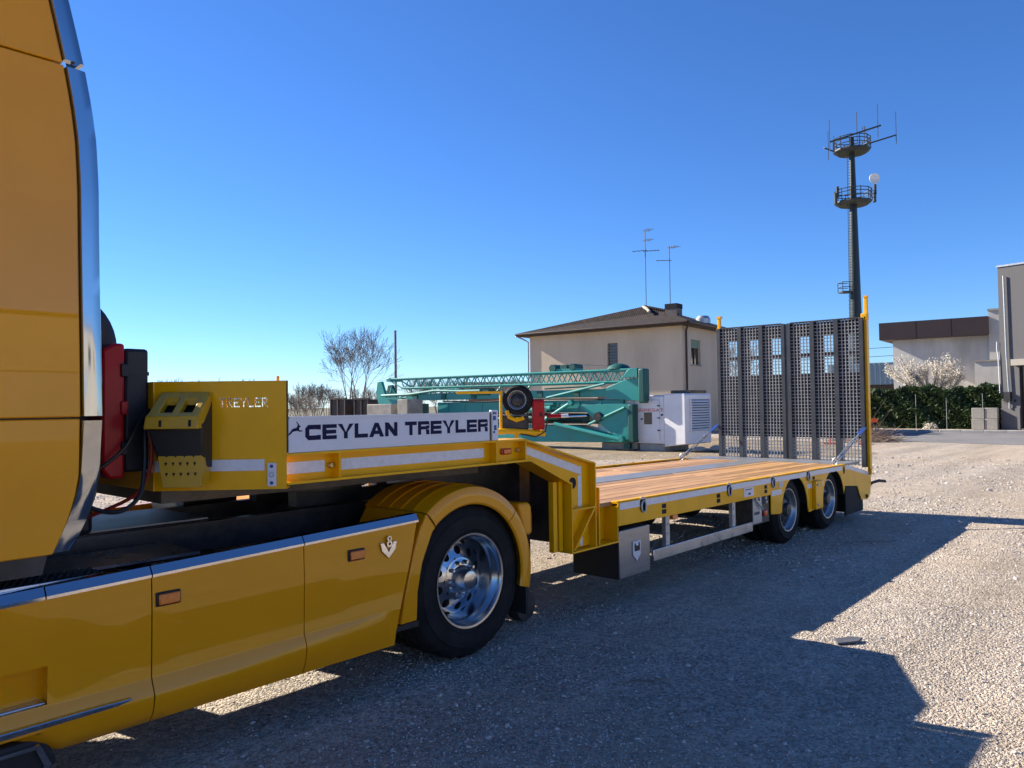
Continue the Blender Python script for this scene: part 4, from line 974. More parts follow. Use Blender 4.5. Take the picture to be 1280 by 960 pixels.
# air lines between cab and head board
def hose(name, label, pts, r, m):
    pts = [Vector(p) for p in pts]; out = []
    for i in range(len(pts)-1):
        p0, p1, p2, p3 = pts[max(i-1,0)], pts[i], pts[i+1], pts[min(i+2, len(pts)-1)]
        for k in range(8):
            t = k/8; out.append(0.5*((2*p1)+(p2-p0)*t+(2*p0-5*p1+4*p2-p3)*t*t+(3*p1-p0-3*p2+p3)*t**3))
    out.append(pts[-1]); return tag(MB().path(out, r, 8).build(name, m, loc=pts[-1]), label, 'hose', 'air lines behind the cab')
hose('air_hose', 'black air hose sagging in a loop below the red cabinet', [(1.775,4.13,1.68),(1.72,4.08,1.60),(1.70,4.04,1.42),(1.66,4.00,1.27),(1.56,3.98,1.20),(1.45,4.02,1.22),(1.36,4.05,1.30)], 0.011, 'wirecable')
hose('air_hose', 'red air hose curving down the head board beside the chock', [(1.775,4.15,1.66),(1.735,4.09,1.62),(1.745,4.06,1.50),(1.72,4.05,1.36),(1.66,4.10,1.25),(1.50,4.3,1.14)], 0.010, 'redhose')
hose('power_cable', 'black cable running across the red cabinet front to the cab', [(1.775,4.16,1.70),(1.70,4.11,1.63),(1.62,4.10,1.50),(1.50,4.12,1.40),(1.38,4.18,1.34)], 0.009, 'wirecable')
# ratchet turnbuckles holding the ramps
def turnbuckle(p, q, lab):
    p, q = Vector(p), Vector(q); d = (q-p)
    t = thing('ramp_turnbuckle', lab, 'turnbuckle', p, group='turnbuckles bracing the raised ramps', world=True)
    a = d.orthogonal().normalized()*0.016
    MB().tube(p+d*0.12+a, p+d*0.62+a, 0.009, 8).tube(p+d*0.12-a, p+d*0.62-a, 0.009, 8).build('body_bars', 'galv', t)
    MB().tube(p+d*0.10, p+d*0.16, 0.026, 10).tube(p+d*0.60, p+d*0.66, 0.026, 10).build('body_nuts', 'galv', t)
    MB().tube(p, p+d*0.12, 0.010, 8).tube(p+d*0.62, p+d*0.80, 0.010, 8).build('threaded_rod', 'galv', t)
    MB().path([p+Vector((0,0.035*math.cos(k),0.01+0.045*math.sin(k))) for k in np.linspace(0, 2*math.pi, 13)[:-1]], 0.011, 8, True).build('shackle', 'galv', t)
    s = d.normalized(); w = Vector((0,1,0)); n = s.cross(w).normalized()*0.006; w = w*0.03
    A, B = p+d*0.78, q
    MB().add([A+w+n,A-w+n,B-w+n,B+w+n,A+w-n,A-w-n,B-w-n,B+w-n], [(0,1,2,3),(7,6,5,4),(0,1,5,4),(1,2,6,5),(2,3,7,6),(3,0,4,7)]).build('strap', 'blue', t)
turnbuckle((11.02,3.78,0.84), (11.84,3.63,1.30), 'steel turnbuckle with blue strap on the near ramp edge')
turnbuckle((10.75,6.02,0.84), (11.84,5.96,1.32), 'steel turnbuckle with blue strap on the far ramp edge')

# ================================================================== HOUSE
H = thing('cream_house', 'two storey cream house with dark hipped tile roof and aerials', 'house', (36.65,31.02,0), rad(-84.64))
LX, LY, HZ = 10.14, 5.2, 5.98
wl = MB()
def wall_x(mb, y, x0, x1, z0, z1, holes, t):      # wall in local xz plane with rectangular openings
    xs = sorted({x0, x1, *[h[0] for h in holes], *[h[1] for h in holes]}); zs = sorted({z0, z1, *[h[2] for h in holes], *[h[3] for h in holes]})
    for a, b in zip(xs, xs[1:]):
        for c, d in zip(zs, zs[1:]):
            if any(h[0] <= a and b <= h[1] and h[2] <= c and d <= h[3] for h in holes): continue
            mb.box(a, b, y, y+t, c, d)
    return mb
wall_x(wl, 0, 0, LX, 0, HZ, [(5.49,6.17,3.66,5.20)], 0.25).build('wall', 'cream', H, smooth=0, weld=True)
wr = MB()
for (y0_, y1_, z0_, z1_) in ((0.2505,1.22,0,HZ),(1.22,2.55,0,3.84),(1.22,2.55,5.24,HZ),(2.55,LY,0,HZ)): wr.box(LX-0.25,LX,y0_,y1_,z0_,z1_)
wr.build('wall', 'cream', H, smooth=0, weld=True)
MB().box(0,0.25,0.2505,LY,0,HZ).box(0.2505,LX-0.2505,LY-0.25,LY,0,HZ).build('wall', 'cream', H)
wn = MB().box(5.49,6.17,0.16,0.18,3.66,5.20).build('window', 'glass', H)
for k in range(9): MB().box(5.50,6.16,0.10,0.13,3.68+0.17*k,3.80+0.17*k).build('shutter_slat', 'shutter', wn)
MB().box(5.40,6.26,-0.06,0.10,3.58,3.658).build('sill', 'concrete', wn)
w2 = MB().box(LX-0.17,LX-0.15,1.22,2.55,3.84,5.24).build('window', 'glass', H)
MB().box(LX-0.12,LX-0.09,1.23,2.54,4.78,5.235).build('roller_blind', 'blind', w2)
MB().box(LX-0.10,LX+0.06,1.14,2.63,3.76,3.838).build('sill', 'concrete', w2)
MB().box(LX-0.14,LX-0.10,1.86,1.91,3.84,4.78).build('window_frame', 'copper', w2)
# roof: hipped, overhanging
ov = 0.62; E0, E1, E2 = -ov, LX+ov, LY+ov
rf = MB(); P1, P2 = (6.55,2.6,7.52), (8.1,2.6,7.12); ze = 6.02
rf.add([(E0,-ov,ze),(E1,-ov,ze),(E1,E2,ze),(E0,E2,ze),P1,P2,(E0,-ov,ze+0.10),(E1,-ov,ze+0.10),(E1,E2,ze+0.10),(E0,E2,ze+0.10)],
       [(3,2,1,0),(0,1,7,6),(1,2,8,7),(2,3,9,8),(3,0,6,9),(6,7,5,4),(7,8,5),(8,9,4,5),(9,6,4)])
roof = rf.build('roof', 'rooftile', H, smooth=0)
MB().box(E0+0.02,E1-0.02,-ov+0.02,E2-0.02,ze-0.09,ze-0.004).build('eaves', 'wood_dark', roof)
MB().path([P1,(7.1,2.0,7.27),(7.5,1.5,7.02)], 0.09, 8).build('ridge_tiles', 'concrete', roof); MB().path([P1,P2,(9.4,1.1,6.68)], 0.10, 8).build('ridge_tiles', 'rooftile', roof)
ch = MB().box(8.72,9.42,1.0,1.75,6.2,7.05).build('chimney', 'brickchim', roof)
MB().box(8.70,9.44,0.98,1.77,7.055,7.32).build('chimney_cap', 'stack', ch); MB().box(8.69,8.718,1.0,1.75,6.3,7.05).build('dark_face', 'stack', ch)  # black cap, and a black sheet over one chimney face
MB().lathe([(0,0),(0.42,0),(0.42,0.28),(0.30,0.44),(0,0.44)], c=(10.15,3.0,6.25), n=16, ax='z').build('roof_vent', 'galv', roof)
gut = MB().tube((E0,-ov-0.06,ze+0.03),(E1,-ov-0.06,ze+0.03),0.07,8).build('gutter', 'copper', H); MB().tube((E1+0.06,-ov,ze+0.03),(E1+0.06,E2,ze+0.03),0.07,8).build('gutter', 'copper', H)
MB().path([(E1+0.0,-0.45,5.98),(LX+0.12,0.35,5.72),(LX+0.09,0.40,5.55),(LX+0.09,0.40,0.1)], 0.055, 8).build('downpipe', 'copper', H)
MB().path([(E0,-ov-0.05,5.98),(-0.3,-0.2,5.75),(-0.09,-0.06,5.60),(-0.09,-0.06,0.1)], 0.05, 8).build('downpipe', 'galv', H)
def aerial(x, y, z0, z1, arms, lab):
    a = thing('roof_aerial', lab, 'aerial', H.matrix_basis @ Vector((x, y, z0)), rad(-84.64), group='television aerials on the house roof')
    MB().tube((0,0,0),(0,0,z1-z0),0.028,6).build('pole', 'wire', a)
    for z, l, an, ne in arms:
        c_, s_ = math.cos(an), math.sin(an); mb = MB().tube((-l*0.15*c_,-l*0.15*s_,z-z0),(l*c_,l*s_,z-z0),0.02,5)
        for k in range(ne):
            q = l*(k+0.6)/ne; mb.tube((q*c_+0.25*s_,q*s_-0.25*c_,z-z0),(q*c_-0.25*s_,q*s_+0.25*c_,z-z0),0.011,4)
        mb.build('antenna_boom', 'wire', a)
H.matrix_basis  # location / rotation already set
bpy.context.view_layer.update()
aerial(6.75,2.6,7.4,12.1,((12.05,0.75,rad(-35),4),(11.45,0.75,rad(-35),4),(10.85,0.85,rad(20),5),(10.9,-0.8,rad(10),3)), 'tall multi boom aerial rising from the roof apex')
aerial(8.9,1.3,7.1,10.65,((10.55,0.7,rad(-20),5),(9.85,-0.75,rad(30),3)), 'shorter aerial standing on the dark chimney')

# ================================================================== MOBILE MAST
MA = thing('telecom_mast', 'tall dark tapered steel mast with two antenna platforms and ladder', 'mast', (85.8,26.9,0), rad(-48.4))
def mr(z): return 0.78-0.0178*z
pl = MB(); zs = [0,8,16,23,30]
for a, b in zip(zs, zs[1:]): pl.tube((0,0,a),(0,0,b-0.02),mr(a),16,mr(b))
pl.build('pole', 'mast', MA, smooth=40)
def platform(z, R, name):
    p = MB(); p.lathe([(0.3,0),(R*0.8,0),(R,0.25),(R,0.4),(0.3,0.4)], c=(0,0,z), n=12, ax='z'); o = p.build('platform', 'masttrim', MA, smooth=0)
    r = MB()
    for h in (0.85,1.25,1.6): r.path([(R*math.cos(2*math.pi*k/12), R*math.sin(2*math.pi*k/12), z+h) for k in range(12)], 0.05, 5, True)
    r.build('railing', 'masttrim', o)
    ps = None
    for k in range(12):
        a = 2*math.pi*k/12
        if ps is None: ps = MB().tube((0,0,0.3),(0,0,1.65),0.05,5).build('rail_post', 'masttrim', o); q = ps
        else: q = child_copy(ps, o, (0,0,0))
        q.location = (R*math.cos(a), R*math.sin(a), z)
    return o
platform(28.2, 1.85, 'top'); platform(22.6, 1.85, 'mid')
platform_s = MB().box(-1.6,-0.55,-0.6,0.6,13.2,13.35).build('ladder_landing', 'masttrim', MA)
for z in (13.8,14.3): MB().path([(-1.6,-0.6,z),(-1.6,0.6,z),(-0.55,0.6,z)], 0.04, 5).path([(-1.6,-0.6,z+0.01),(-0.55,-0.6,z+0.01)], 0.04, 5).build('landing_rail', 'masttrim', platform_s)
for x, y in ((-1.6,-0.6),(-1.6,0.6),(-0.9,-0.6)): MB().tube((x,y,13.35),(x,y,14.35),0.04,5).build('rail_post', 'masttrim', platform_s)
ld = MB(); ld.tube((-1.0,-0.55,0.5),(-0.75,-0.5,28.2),0.035,4); ld.tube((-0.6,-0.8,0.5),(-0.40,-0.7,28.2),0.035,4)
for k in range(90):
    z = 0.8+0.30*k; f = (z-0.5)/27.7; ld.tube((-1.0+0.25*f,-0.55+0.05*f,z),(-0.6+0.2*f,-0.8+0.1*f,z),0.022,4)
ld.build('ladder', 'masttrim', MA)
cg = MB()
for k in range(26):
    z = 1.5+0.45*k; cg.path([(-1.0,-0.55,z),(-1.15,-0.85,z),(-0.95,-1.15,z),(-0.65,-1.1,z),(-0.6,-0.8,z)], 0.02, 4)
cg.build('ladder_cage', 'masttrim', MA)
# antenna booms
b1 = MB().tube((-3.0,-1.5,29.0),(2.7,-1.0,30.9),0.09,6).build('antenna_boom', 'mast', MA)
b2 = MB().tube((1.5,0.5,29.3),(4.55,-0.6,30.0),0.08,6).build('antenna_boom', 'mast', MA)
for x, y, z0_, z1_ in ((-3.0,-1.5,28.0,31.4),(-2.2,0.8,27.8,31.0),(-1.4,1.2,29.0,30.6),(0.05,-1.2,28.9,32.3),(1.9,1.1,29.0,31.6),(2.35,-1.05,29.6,33.2),(4.5,-0.6,29.0,32.5)):
    MB().tube((x,y,z0_),(x,y,z1_),0.045,5).build('rod_antenna', 'wire', MA)
for x in (1.0,1.3): MB().tube((x,-0.4,30.4),(x,-0.4,31.0),0.04,5).build('rod_antenna', 'wire', MA)
MB().tube((-1.2,1.2,28.8),(-2.6,0.9,29.2),0.08,5).build('antenna_bracket', 'masttrim', MA)
ds = MB().lathe([(0,0.0),(0.3,-0.06),(0.55,-0.16),(0.56,-0.12),(0.3,0.0),(0,0.06)], c=(1.55,-1.6,25.0), n=20, ax='y').build('dish', 'dish', MA)
for x, z in ((-2.1,23.3),(-1.9,24.0),(2.05,23.4),(2.1,24.2)): MB().box(x-0.12,x+0.12,-0.7,-0.4,z-0.6,z+0.5).build('panel_antenna', 'masttrim', MA)

# ================================================================== GENERATOR
G = thing('generator_container', 'white soundproof generator container with louvred end and red lettering', 'generator', (23.51,14.2,0), rad(-91.5))
gx0, gx1, gy1, gz0, gz1 = -2.5, 1.22, 1.75, 0.27, 2.0
MB().box(gx0,gx1-0.85,0.0,gy1,gz0,gz1-0.06).build('housing', 'white', G, bevel=0.03)
MB().prism([(gx1-0.845,gz0-0.10),(gx1,gz0+0.0),(gx1,gz1-0.03),(gx1-0.06,gz1+0.02),(gx1-0.845,gz1)], -0.012, gy1+0.01).build('end_hood', 'white', G, bevel=0.03)
dr = MB().box(gx1-2.05,gx1-1.02,-0.03,-0.001,0.40,gz1-0.20).build('service_door', 'white', G, bevel=0.012)
wn = MB().box(gx1-1.65,gx1-1.32,-0.04,-0.0305,0.95,1.37).build('inspection_window', 'glass', dr, bevel=0.02)
MB().box(gx1-1.78,gx1-1.70,-0.05,-0.0305,1.11,1.16).build('door_handle', 'black', dr)
for z in (0.72,1.15,1.58): MB().box(gx1-1.09,gx1-0.99,-0.06,-0.0305,z,z+0.04).build('hinge', 'black', dr)
MB().lathe([(0,-0.03),(0.035,-0.03),(0.04,0)], c=(gx1-0.93,0.0,1.28), n=10).build('lock', 'black', G)
dr2 = MB().box(gx0+0.08,gx1-2.07,-0.028,-0.001,0.40,gz1-0.20).build('service_door', 'white', G, bevel=0.012)
for mb in lettering('AGGREGAT', gx1-2.12, gx1-0.86, 1.40, 1.50, lambda x, z, o: (x, -0.031-0.004*o, z), 0.20, 0.22, 0.4): mb.build('letter', 'redprint', G, smooth=0)
lv = MB().box(gx1+0.001,gx1+0.02,0.30,1.58,0.72,1.80).build('louvre_panel', 'dark', G)
for k in range(12):
    z = 0.73+0.089*k
    MB().prism([(gx1+0.021,z+0.045),(gx1+0.075,z),(gx1+0.08,z+0.012),(gx1+0.024,z+0.062)], 0.31, 1.57).build('louvre_slat', 'white', lv) if False else MB().add([(gx1+0.021,0.31,z+0.05),(gx1+0.021,1.57,z+0.05),(gx1+0.06,1.57,z+0.002),(gx1+0.06,0.31,z+0.002),(gx1+0.021,0.31,z+0.062),(gx1+0.021,1.57,z+0.062),(gx1+0.065,1.57,z+0.012),(gx1+0.065,0.31,z+0.012)], [(0,1,2,3),(7,6,5,4),(0,1,5,4),(1,2,6,5),(2,3,7,6),(3,0,4,7)]).build('louvre_slat', 'white', lv)
for a in (0.26,1.585): MB().box(gx1+0.001,gx1+0.07,a,a+0.035,0.70,1.82).build('louvre_frame', 'white', lv)
tg = MB()
for k in range(14): tg.box(gx1-0.75,gx1-0.02,0.30+0.09*k,0.315+0.09*k,gz1+0.025,gz1+0.13)
tg.build('top_grille', 'blacksteel', G)
MB().box(gx1-2.9,gx1-1.0,0.25,0.33,gz1-0.058,gz1-0.02).build('roof_rail', 'white', G)
for x0, x1 in ((gx0+0.15,gx1-2.0),(gx1-1.9,gx1-0.86)):
    tag(MB().box(x0,x1,0.03,gy1-0.1,0,0.262).map(lambda x, y, z: tuple(G.matrix_basis @ Vector((x, y, z)))).build('concrete_block', 'concrete', bevel=0.02), 'long concrete block under the generator, '+('crane side' if x1 < -0.5 else 'louvre side'), 'concrete block', 'blocks carrying the generator')
# stones beside the generator
for i, (x, y, s) in enumerate(((1.5,0.4,0.22),(1.9,0.9,0.26),(2.3,1.3,0.2))):
    mb = MB().lathe([(0,-0.5),(0.6,-0.4),(1.0,-0.05),(0.8,0.35),(0.4,0.5),(0,0.52)], n=9, ax='z').map(lambda a, b, c: (a*s*1.6*(1+0.2*math.sin(b*5+i)), b*s*(1+0.2*math.cos(a*7)), c*s*0.9+s*0.4))
    o = mb.build('rubble_stone', 'concrete', smooth=60); o.location = G.matrix_basis @ Vector((x, y, 0)); tag(o, ('nearest', 'middle', 'farthest')[i]+' of three rubble stones by the louvred generator end', 'stone', 'rubble by the generator')

# ================================================================== CRANE
K = thing('folded_crane', 'teal self erecting tower crane lying folded beside the generator', 'crane', (22.31,27.58,0), rad(-86.2))
jb = MB()
ys, zs = (0.15, 0.85), (2.47, 2.90)
for y in ys:
    for z in zs: jb.tube((0.1 if z > 2.6 else 1.0,y,z+0.03),(12.9,y,z),0.045,6)
jib = jb.build('jib_chords', 'teal', K)
br = MB(); n = 24
for k in range(n):
    x0, x1 = 0.9+12.0*k/n, 0.9+12.0*(k+1)/n; xm = (x0+x1)/2
    br.tube((x0,ys[0],zs[1]),(xm,ys[0],zs[0]),0.024,5); br.tube((xm,ys[0],zs[0]),(x1,ys[0],zs[1]),0.024,5)
    br.tube((x0,ys[1],zs[0]),(xm,ys[1],zs[1]),0.024,5); br.tube((xm,ys[1],zs[1]),(x1,ys[1],zs[0]),0.024,5)
    br.tube((x0,ys[0],zs[0]),(x1,ys[1],zs[0]),0.02,4)
br.tube((0.15,ys[0],2.90),(1.0,ys[0],2.50),0.03,5); br.tube((0.15,ys[1],2.90),(1.0,ys[1],2.50),0.03,5)
br.build('jib_braces', 'teal', jib)
MB().box(0.0,0.25,0.1,0.9,2.83,2.99).build('jib_tip', 'teal', jib, bevel=0.02)
# folded mast (box sections)
MB().box(1.1,12.6,0.25,1.0,1.95,2.24).build('mast_section', 'teal', K, bevel=0.02)
MB().prism([(11.6,1.88),(12.93,1.78),(12.93,2.60),(12.4,2.55),(11.6,2.28)], 0.10, 0.22).build('mast_side_plate', 'teal', K, bevel=0.01)
MB().box(3.0,12.2,0.30,1.0,1.38,1.84).build('mast_section', 'teal', K, bevel=0.02)
MB().prism([(10.4,1.66),(12.5,1.68),(12.5,0.40),(12.1,0.40)], 0.05, 0.16).build('gusset_plate', 'teal', K, bevel=0.01)
MB().prism([(6.2,0.22),(12.5,0.30),(12.5,0.44),(10.2,0.90),(6.2,0.90)], 0.2, 1.0).build('base_beam', 'teal', K, bevel=0.02)
MB().box(12.52,12.74,0.0,0.42,0.30,1.66).build('base_end_plate', 'tealdark', K, bevel=0.03)
MB().box(12.95,13.2,0.0,0.42,1.70,2.92).build('mast_end_plate', 'tealdark', K, bevel=0.05)
MB().prism([(12.3,2.62),(12.93,2.62),(12.93,2.95),(12.6,2.93)], 0.0, 0.12).build('head_plate', 'teal', K, bevel=0.01)
MB().tube((8.8,0.0,1.05),(10.15,-0.02,1.75),0.07,10).tube((9.4,-0.06,0.95),(12.2,-0.06,0.42),0.08,10).build('strut', 'teal', K)
MB().lathe([(0,-0.08),(0.10,-0.08),(0.12,0.0),(0.12,0.1),(0,0.1)], c=(10.15,-0.05,1.75), n=14).build('pivot_pin', 'teal', K); MB().lathe([(0,-0.08),(0.10,-0.08),(0.12,0.0),(0.12,0.1),(0,0.1)], c=(12.3,-0.08,0.42), n=14).build('pivot_pin', 'teal', K)
cy_ = MB().tube((6.6,0.05,1.12),(9.6,0.05,1.22),0.10,12).build('hydraulic_cylinder', 'tealdark', K); MB().tube((9.6,0.05,1.22),(10.8,0.05,1.26),0.05,10).build('piston_rod', 'chrome', cy_)
MB().lathe([(0,-0.05),(0.16,-0.05),(0.18,0.0),(0.18,0.18),(0,0.18)], c=(11.3,-0.02,1.22), n=18).build('slewing_motor', 'blacksteel', K)
MB().box(7.6,9.3,0.0,0.2,1.68,1.76).tube((7.8,0.05,1.45),(9.2,0.0,1.55),0.09,10).build('hydraulic_unit', 'teal', K)
for x in (8.0,8.5,9.0): MB().lathe([(0,-0.1),(0.09,-0.1),(0.10,0.1),(0,0.1)], c=(x,0.02,1.50), n=12).build('valve_block', 'tealdark', K)
wnch = MB().tube((9.15,0.2,3.08),(9.15,0.8,3.08),0.15,12).build('trolley_winch', 'tealdark', K); MB().tube((10.05,0.2,3.10),(10.05,0.8,3.10),0.13,12).build('winch_drum', 'tealdark', wnch)
MB().box(9.0,10.2,0.25,0.75,2.94,3.05).build('winch_frame', 'teal', wnch); MB().box(9.45,9.75,0.3,0.7,3.055,3.2).build('winch_motor', 'tealdark', wnch)
MB().lathe([(0,0),(0.45,0),(0.35,0.12),(0.12,0.2),(0,0.2)], c=(11.9,0.5,2.96), n=16, ax='z').build('jib_pulley', 'tealdark', K)
MB().tube((10.1,0.5,3.2),(11.9,0.5,3.05),0.012,4).build('jib_rope', 'wire', K)
for k in range(9):
    x = 3.6+0.95*k; MB().box(x,x+0.05,0.285,0.2985,1.40,1.82).build('mast_stiffener', 'teal', K)
for k in range(6):
    x = 1.6+1.7*k; MB().box(x,x+0.25,0.20,0.249,1.97,2.22).build('mast_bracket', 'tealdark', K)
for z, w in ((1.89,0.03),(1.32,0.04),(1.02,0.05)): MB().path([(3.4,0.2,z),(6.0,0.15,z-0.05),(8.5,0.18,z+0.02),(11.4,0.2,z-0.02)], w, 6).build('gap_shade_hose', 'wirecable', K)  # black hoses that also paint the shade in the mast gaps
MB().box(6.4,10.6,0.5,0.95,0.95,1.30).build('gap_shade_box', 'tealdark', K, bevel=0.02)  # dark box added behind, standing in for shade in the gap below the mast
MB().tube((10.9,0.0,0.95),(12.4,0.0,1.55),0.05,8).tube((9.0,0.02,1.95),(11.6,0.0,2.42),0.05,8).build('tie_rod', 'teal', K)
MB().tube((8.9,0.05,2.30),(11.4,0.02,2.36),0.035,6).build('tie_rod', 'tealdark', K)
# rear frame at the left end
MB().prism([(-0.55,1.55),(0.9,1.80),(0.9,2.10),(-0.15,2.10),(-0.45,2.85),(-0.70,2.85),(-0.80,2.30)], 0.2, 0.35).build('rear_frame', 'teal', K, bevel=0.01)
MB().prism([(-0.55,1.55),(0.9,1.80),(0.9,2.10),(-0.15,2.10),(-0.45,2.70),(-0.70,2.70),(-0.80,2.30)], 0.85, 1.0).build('rear_frame', 'tealdark', K, bevel=0.01)
MB().tube((0.0,0.3,2.1),(0.15,0.3,2.55),0.05,6).tube((0.15,0.3,2.55),(0.6,0.3,2.12),0.04,6).build('rope_guide', 'teal', K)
MB().path([(-0.3,0.1,2.20),(1.5,0.05,2.22),(3.0,0.1,2.35),(4.5,0.1,2.30),(5.6,0.1,2.30)], 0.06, 8).path([(0.9,0.12,2.12),(2.6,0.1,2.30),(4.2,0.1,2.42),(5.0,0.1,2.20)], 0.025, 6).build('hoist_cable_duct', 'teal', K)
MB().box(5.0,6.0,0.15,0.6,2.11,2.40).build('hoist_winch', 'tealdark', K, bevel=0.03)
for x in (2.2,6.0,7.5): MB().tube((x,0.5,2.10),(x+0.4,0.5,2.47),0.04,6).build('jib_support', 'teal', K)
for x in (6.6,12.3):
    MB().box(x-0.12,x+0.12,0.3,0.9,0.06,0.26).build('support_leg', 'tealdark', K); MB().box(x-0.35,x+0.35,0.1,1.1,0.0,0.06).build('ground_pad', 'rust', K)
MB().box(1.6,1.9,0.3,0.9,0.0,1.80).build('support_leg', 'tealdark', K); MB().box(3.2,3.5,0.35,0.9,0.0,1.30).build('support_leg', 'tealdark', K)

# concrete counterweights stacked in front of the crane's left end
def kpt(x, y, z=0): return K.matrix_basis @ Vector((x, y, z))
for sx, w_, lab, ht, yy in ((0.55,1.55,'wide weathered counterweight slab',(0.62,1.24,1.80),-0.9),(2.55,0.62,'narrow pale concrete counterweight block',(0.66,1.32,1.99),-0.9)):
    zprev = 0
    for k, z in enumerate(ht):
        o = MB().box(-w_/2,w_/2,-0.45,0.45,zprev+0.004,z).build('counterweight', 'concrete', bevel=0.03); o.location = kpt(sx+random.uniform(-0.04,0.04)+(0.55 if w_ > 1 else 0), yy); o.rotation_euler = (0,0,rad(-86.2+random.uniform(-2,2)))
        zprev = z; tag(o, lab+', '+('bottom','middle','top')[k]+' of its stack behind the sign board', 'counterweight', 'crane counterweights')
# dark steel skips
for i, (x, w_, h_) in enumerate(((-5.2,1.25,2.10),(-3.4,1.05,2.06))):
    s = thing('steel_skip', ('left' if i == 0 else 'right')+' of two dark rusty steel skips below the bare tree', 'skip', kpt(x, 1.6), rad(-86.2+i*3), group='dark steel skips')
    MB().box(-w_/2,w_/2,0,0.05,0.1,h_).box(-w_/2,w_/2,1.25,1.3,0.1,h_).box(-w_/2,-w_/2+0.05,0.05,1.25,0.1,h_).box(w_/2-0.05,w_/2,0.05,1.25,0.1,h_).box(-w_/2+0.05,w_/2-0.05,0.05,1.25,0.1,0.15).build('skip_body', 'rust', s)
    for q in (-0.45,0.0,0.45): MB().box(q*w_-0.04,q*w_+0.04,-0.06,-0.001,0.1,h_).build('skip_rib', 'rust', s)
    MB().box(-w_/2-0.04,w_/2+0.04,-0.07,-0.0005,h_+0.002,h_+0.08).build('skip_rim', 'rust', s)
    MB().path([(-w_/2+0.1,-0.03,h_+0.08),(-w_/2+0.05,-0.03,h_+0.25),(-w_/2-0.05,-0.03,h_+0.2),(-w_/2-0.06,-0.03,h_)], 0.02, 6).build('lifting_lug', 'rust', s)
    MB().box(-w_/2+0.1,-w_/2+0.2,0.1,1.2,0,0.1).box(w_/2-0.2,w_/2-0.1,0.1,1.2,0,0.1).build('skip_skid', 'rust', s)

FH = thing('far_farmhouse', 'far low brick farmhouse with tiled roof seen under the crane jib', 'house', (46.1,45.9,0), rad(-48.4))
MB().box(0,6.0,0,6,0,2.6).build('wall', 'brickred', FH); MB().prism([(-0.5,2.62),(6.5,2.62),(3.0,3.75)], -0.4, 6.4, 'x').build('roof', 'rooftile', FH)
for x in (0.8,2.6,4.4): MB().box(x,x+0.9,-0.04,-0.002,1.0,2.1).build('window', 'glass', FH)
# ================================================================== YELLOW SITE TRAILER with spare wheel behind the neck
A = thing('site_trailer', 'small yellow tube framed site trailer behind the sign board', 'trailer', (10.97,17.77,0), rad(-48.38))
MB().path([(5.3,0,0.98),(5.9,0,1.02),(6.4,0,0.98),(6.85,0,0.94)], 0.075, 10).path([(5.3,0.8,0.98),(5.9,0.8,1.02),(6.4,0.8,0.98),(6.85,0.8,0.94)], 0.075, 10).build('side_tube', 'yellow', A)
for x in (5.35,6.1,6.8): MB().tube((x,0,0.97),(x,0.8,0.97),0.06,8).build('cross_tube', 'yellow', A)
MB().box(4.54,5.75,0.05,0.12,2.0,2.06).build('raised_drawbar', 'yellow', A, bevel=0.01); MB().tube((5.70,0.09,2.0),(5.70,0.09,1.0),0.04,8).build('drawbar_post', 'yellow', A)
MB().box(5.72,6.42,0.08,0.7,1.05,1.42).build('machine_housing', 'blacksteel', A, bevel=0.03)
MB().path([(5.85+0.0,0.02,1.55),(5.92,0.02,1.38),(6.1,0.02,1.30),(6.3,0.02,1.36)], 0.055, 8).build('wheel_cradle', 'yellow', A)
MB().path([(6.2,-0.05,0.95),(6.6,-0.08,0.86),(6.85,-0.06,1.0),(6.92,-0.05,1.35),(6.88,-0.03,1.42)], 0.018, 6).build('cable', 'wirecable', A)
for y in (-0.02,0.82):
    wh = make_wheel(A, (6.1, y-0.1, 0.36), 0.36, 0.2, 0.2, 0.06, 'rimgrey', False, False)
MB().tube((6.1,0,0.36),(6.1,0.8,0.36),0.05,8).build('axle', 'blacksteel', A); MB().box(6.05,6.15,0.05,0.12,0.36,0.95).box(6.05,6.15,0.68,0.75,0.36,0.95).build('axle_hanger', 'yellow', A)
MB().tube((5.4,0.4,0.0),(5.4,0.4,0.97),0.04,8).build('prop_stand', 'galv', A)
MB().tube((6.90,0.0,1.40),(7.26,0.0,1.395),0.05,8).build('marker_pole', 'red', A); MB().tube((7.261,0.0,1.395),(7.45,0.0,1.40),0.05,8).build('marker_pole', 'white', A)
spr = thing('spare_wheel', 'small spare wheel with silver rim upright above the yellow site trailer', 'wheel', A.matrix_basis @ Vector((6.12,-0.05,1.43)), rad(-48.38-12))
make_wheel(spr, (0,0,0.395), 0.395, 0.235, 0.24, 0.06, 'rimgrey', True, False)
rc = thing('equipment_case', 'upright red plastic case beside the small spare wheel', 'case', A.matrix_basis @ Vector((6.67,0.0,1.045)), rad(-48.38+8))
MB().box(-0.155,0.155,-0.10,0.10,0,0.78).build('case_body', 'red', rc, bevel=0.04)
MB().box(-0.13,0.13,-0.118,-0.101,0.06,0.72).build('case_lid', 'red', rc, bevel=0.015); MB().box(0.02,0.08,-0.13,-0.1185,0.34,0.44).build('latch', 'black', rc)

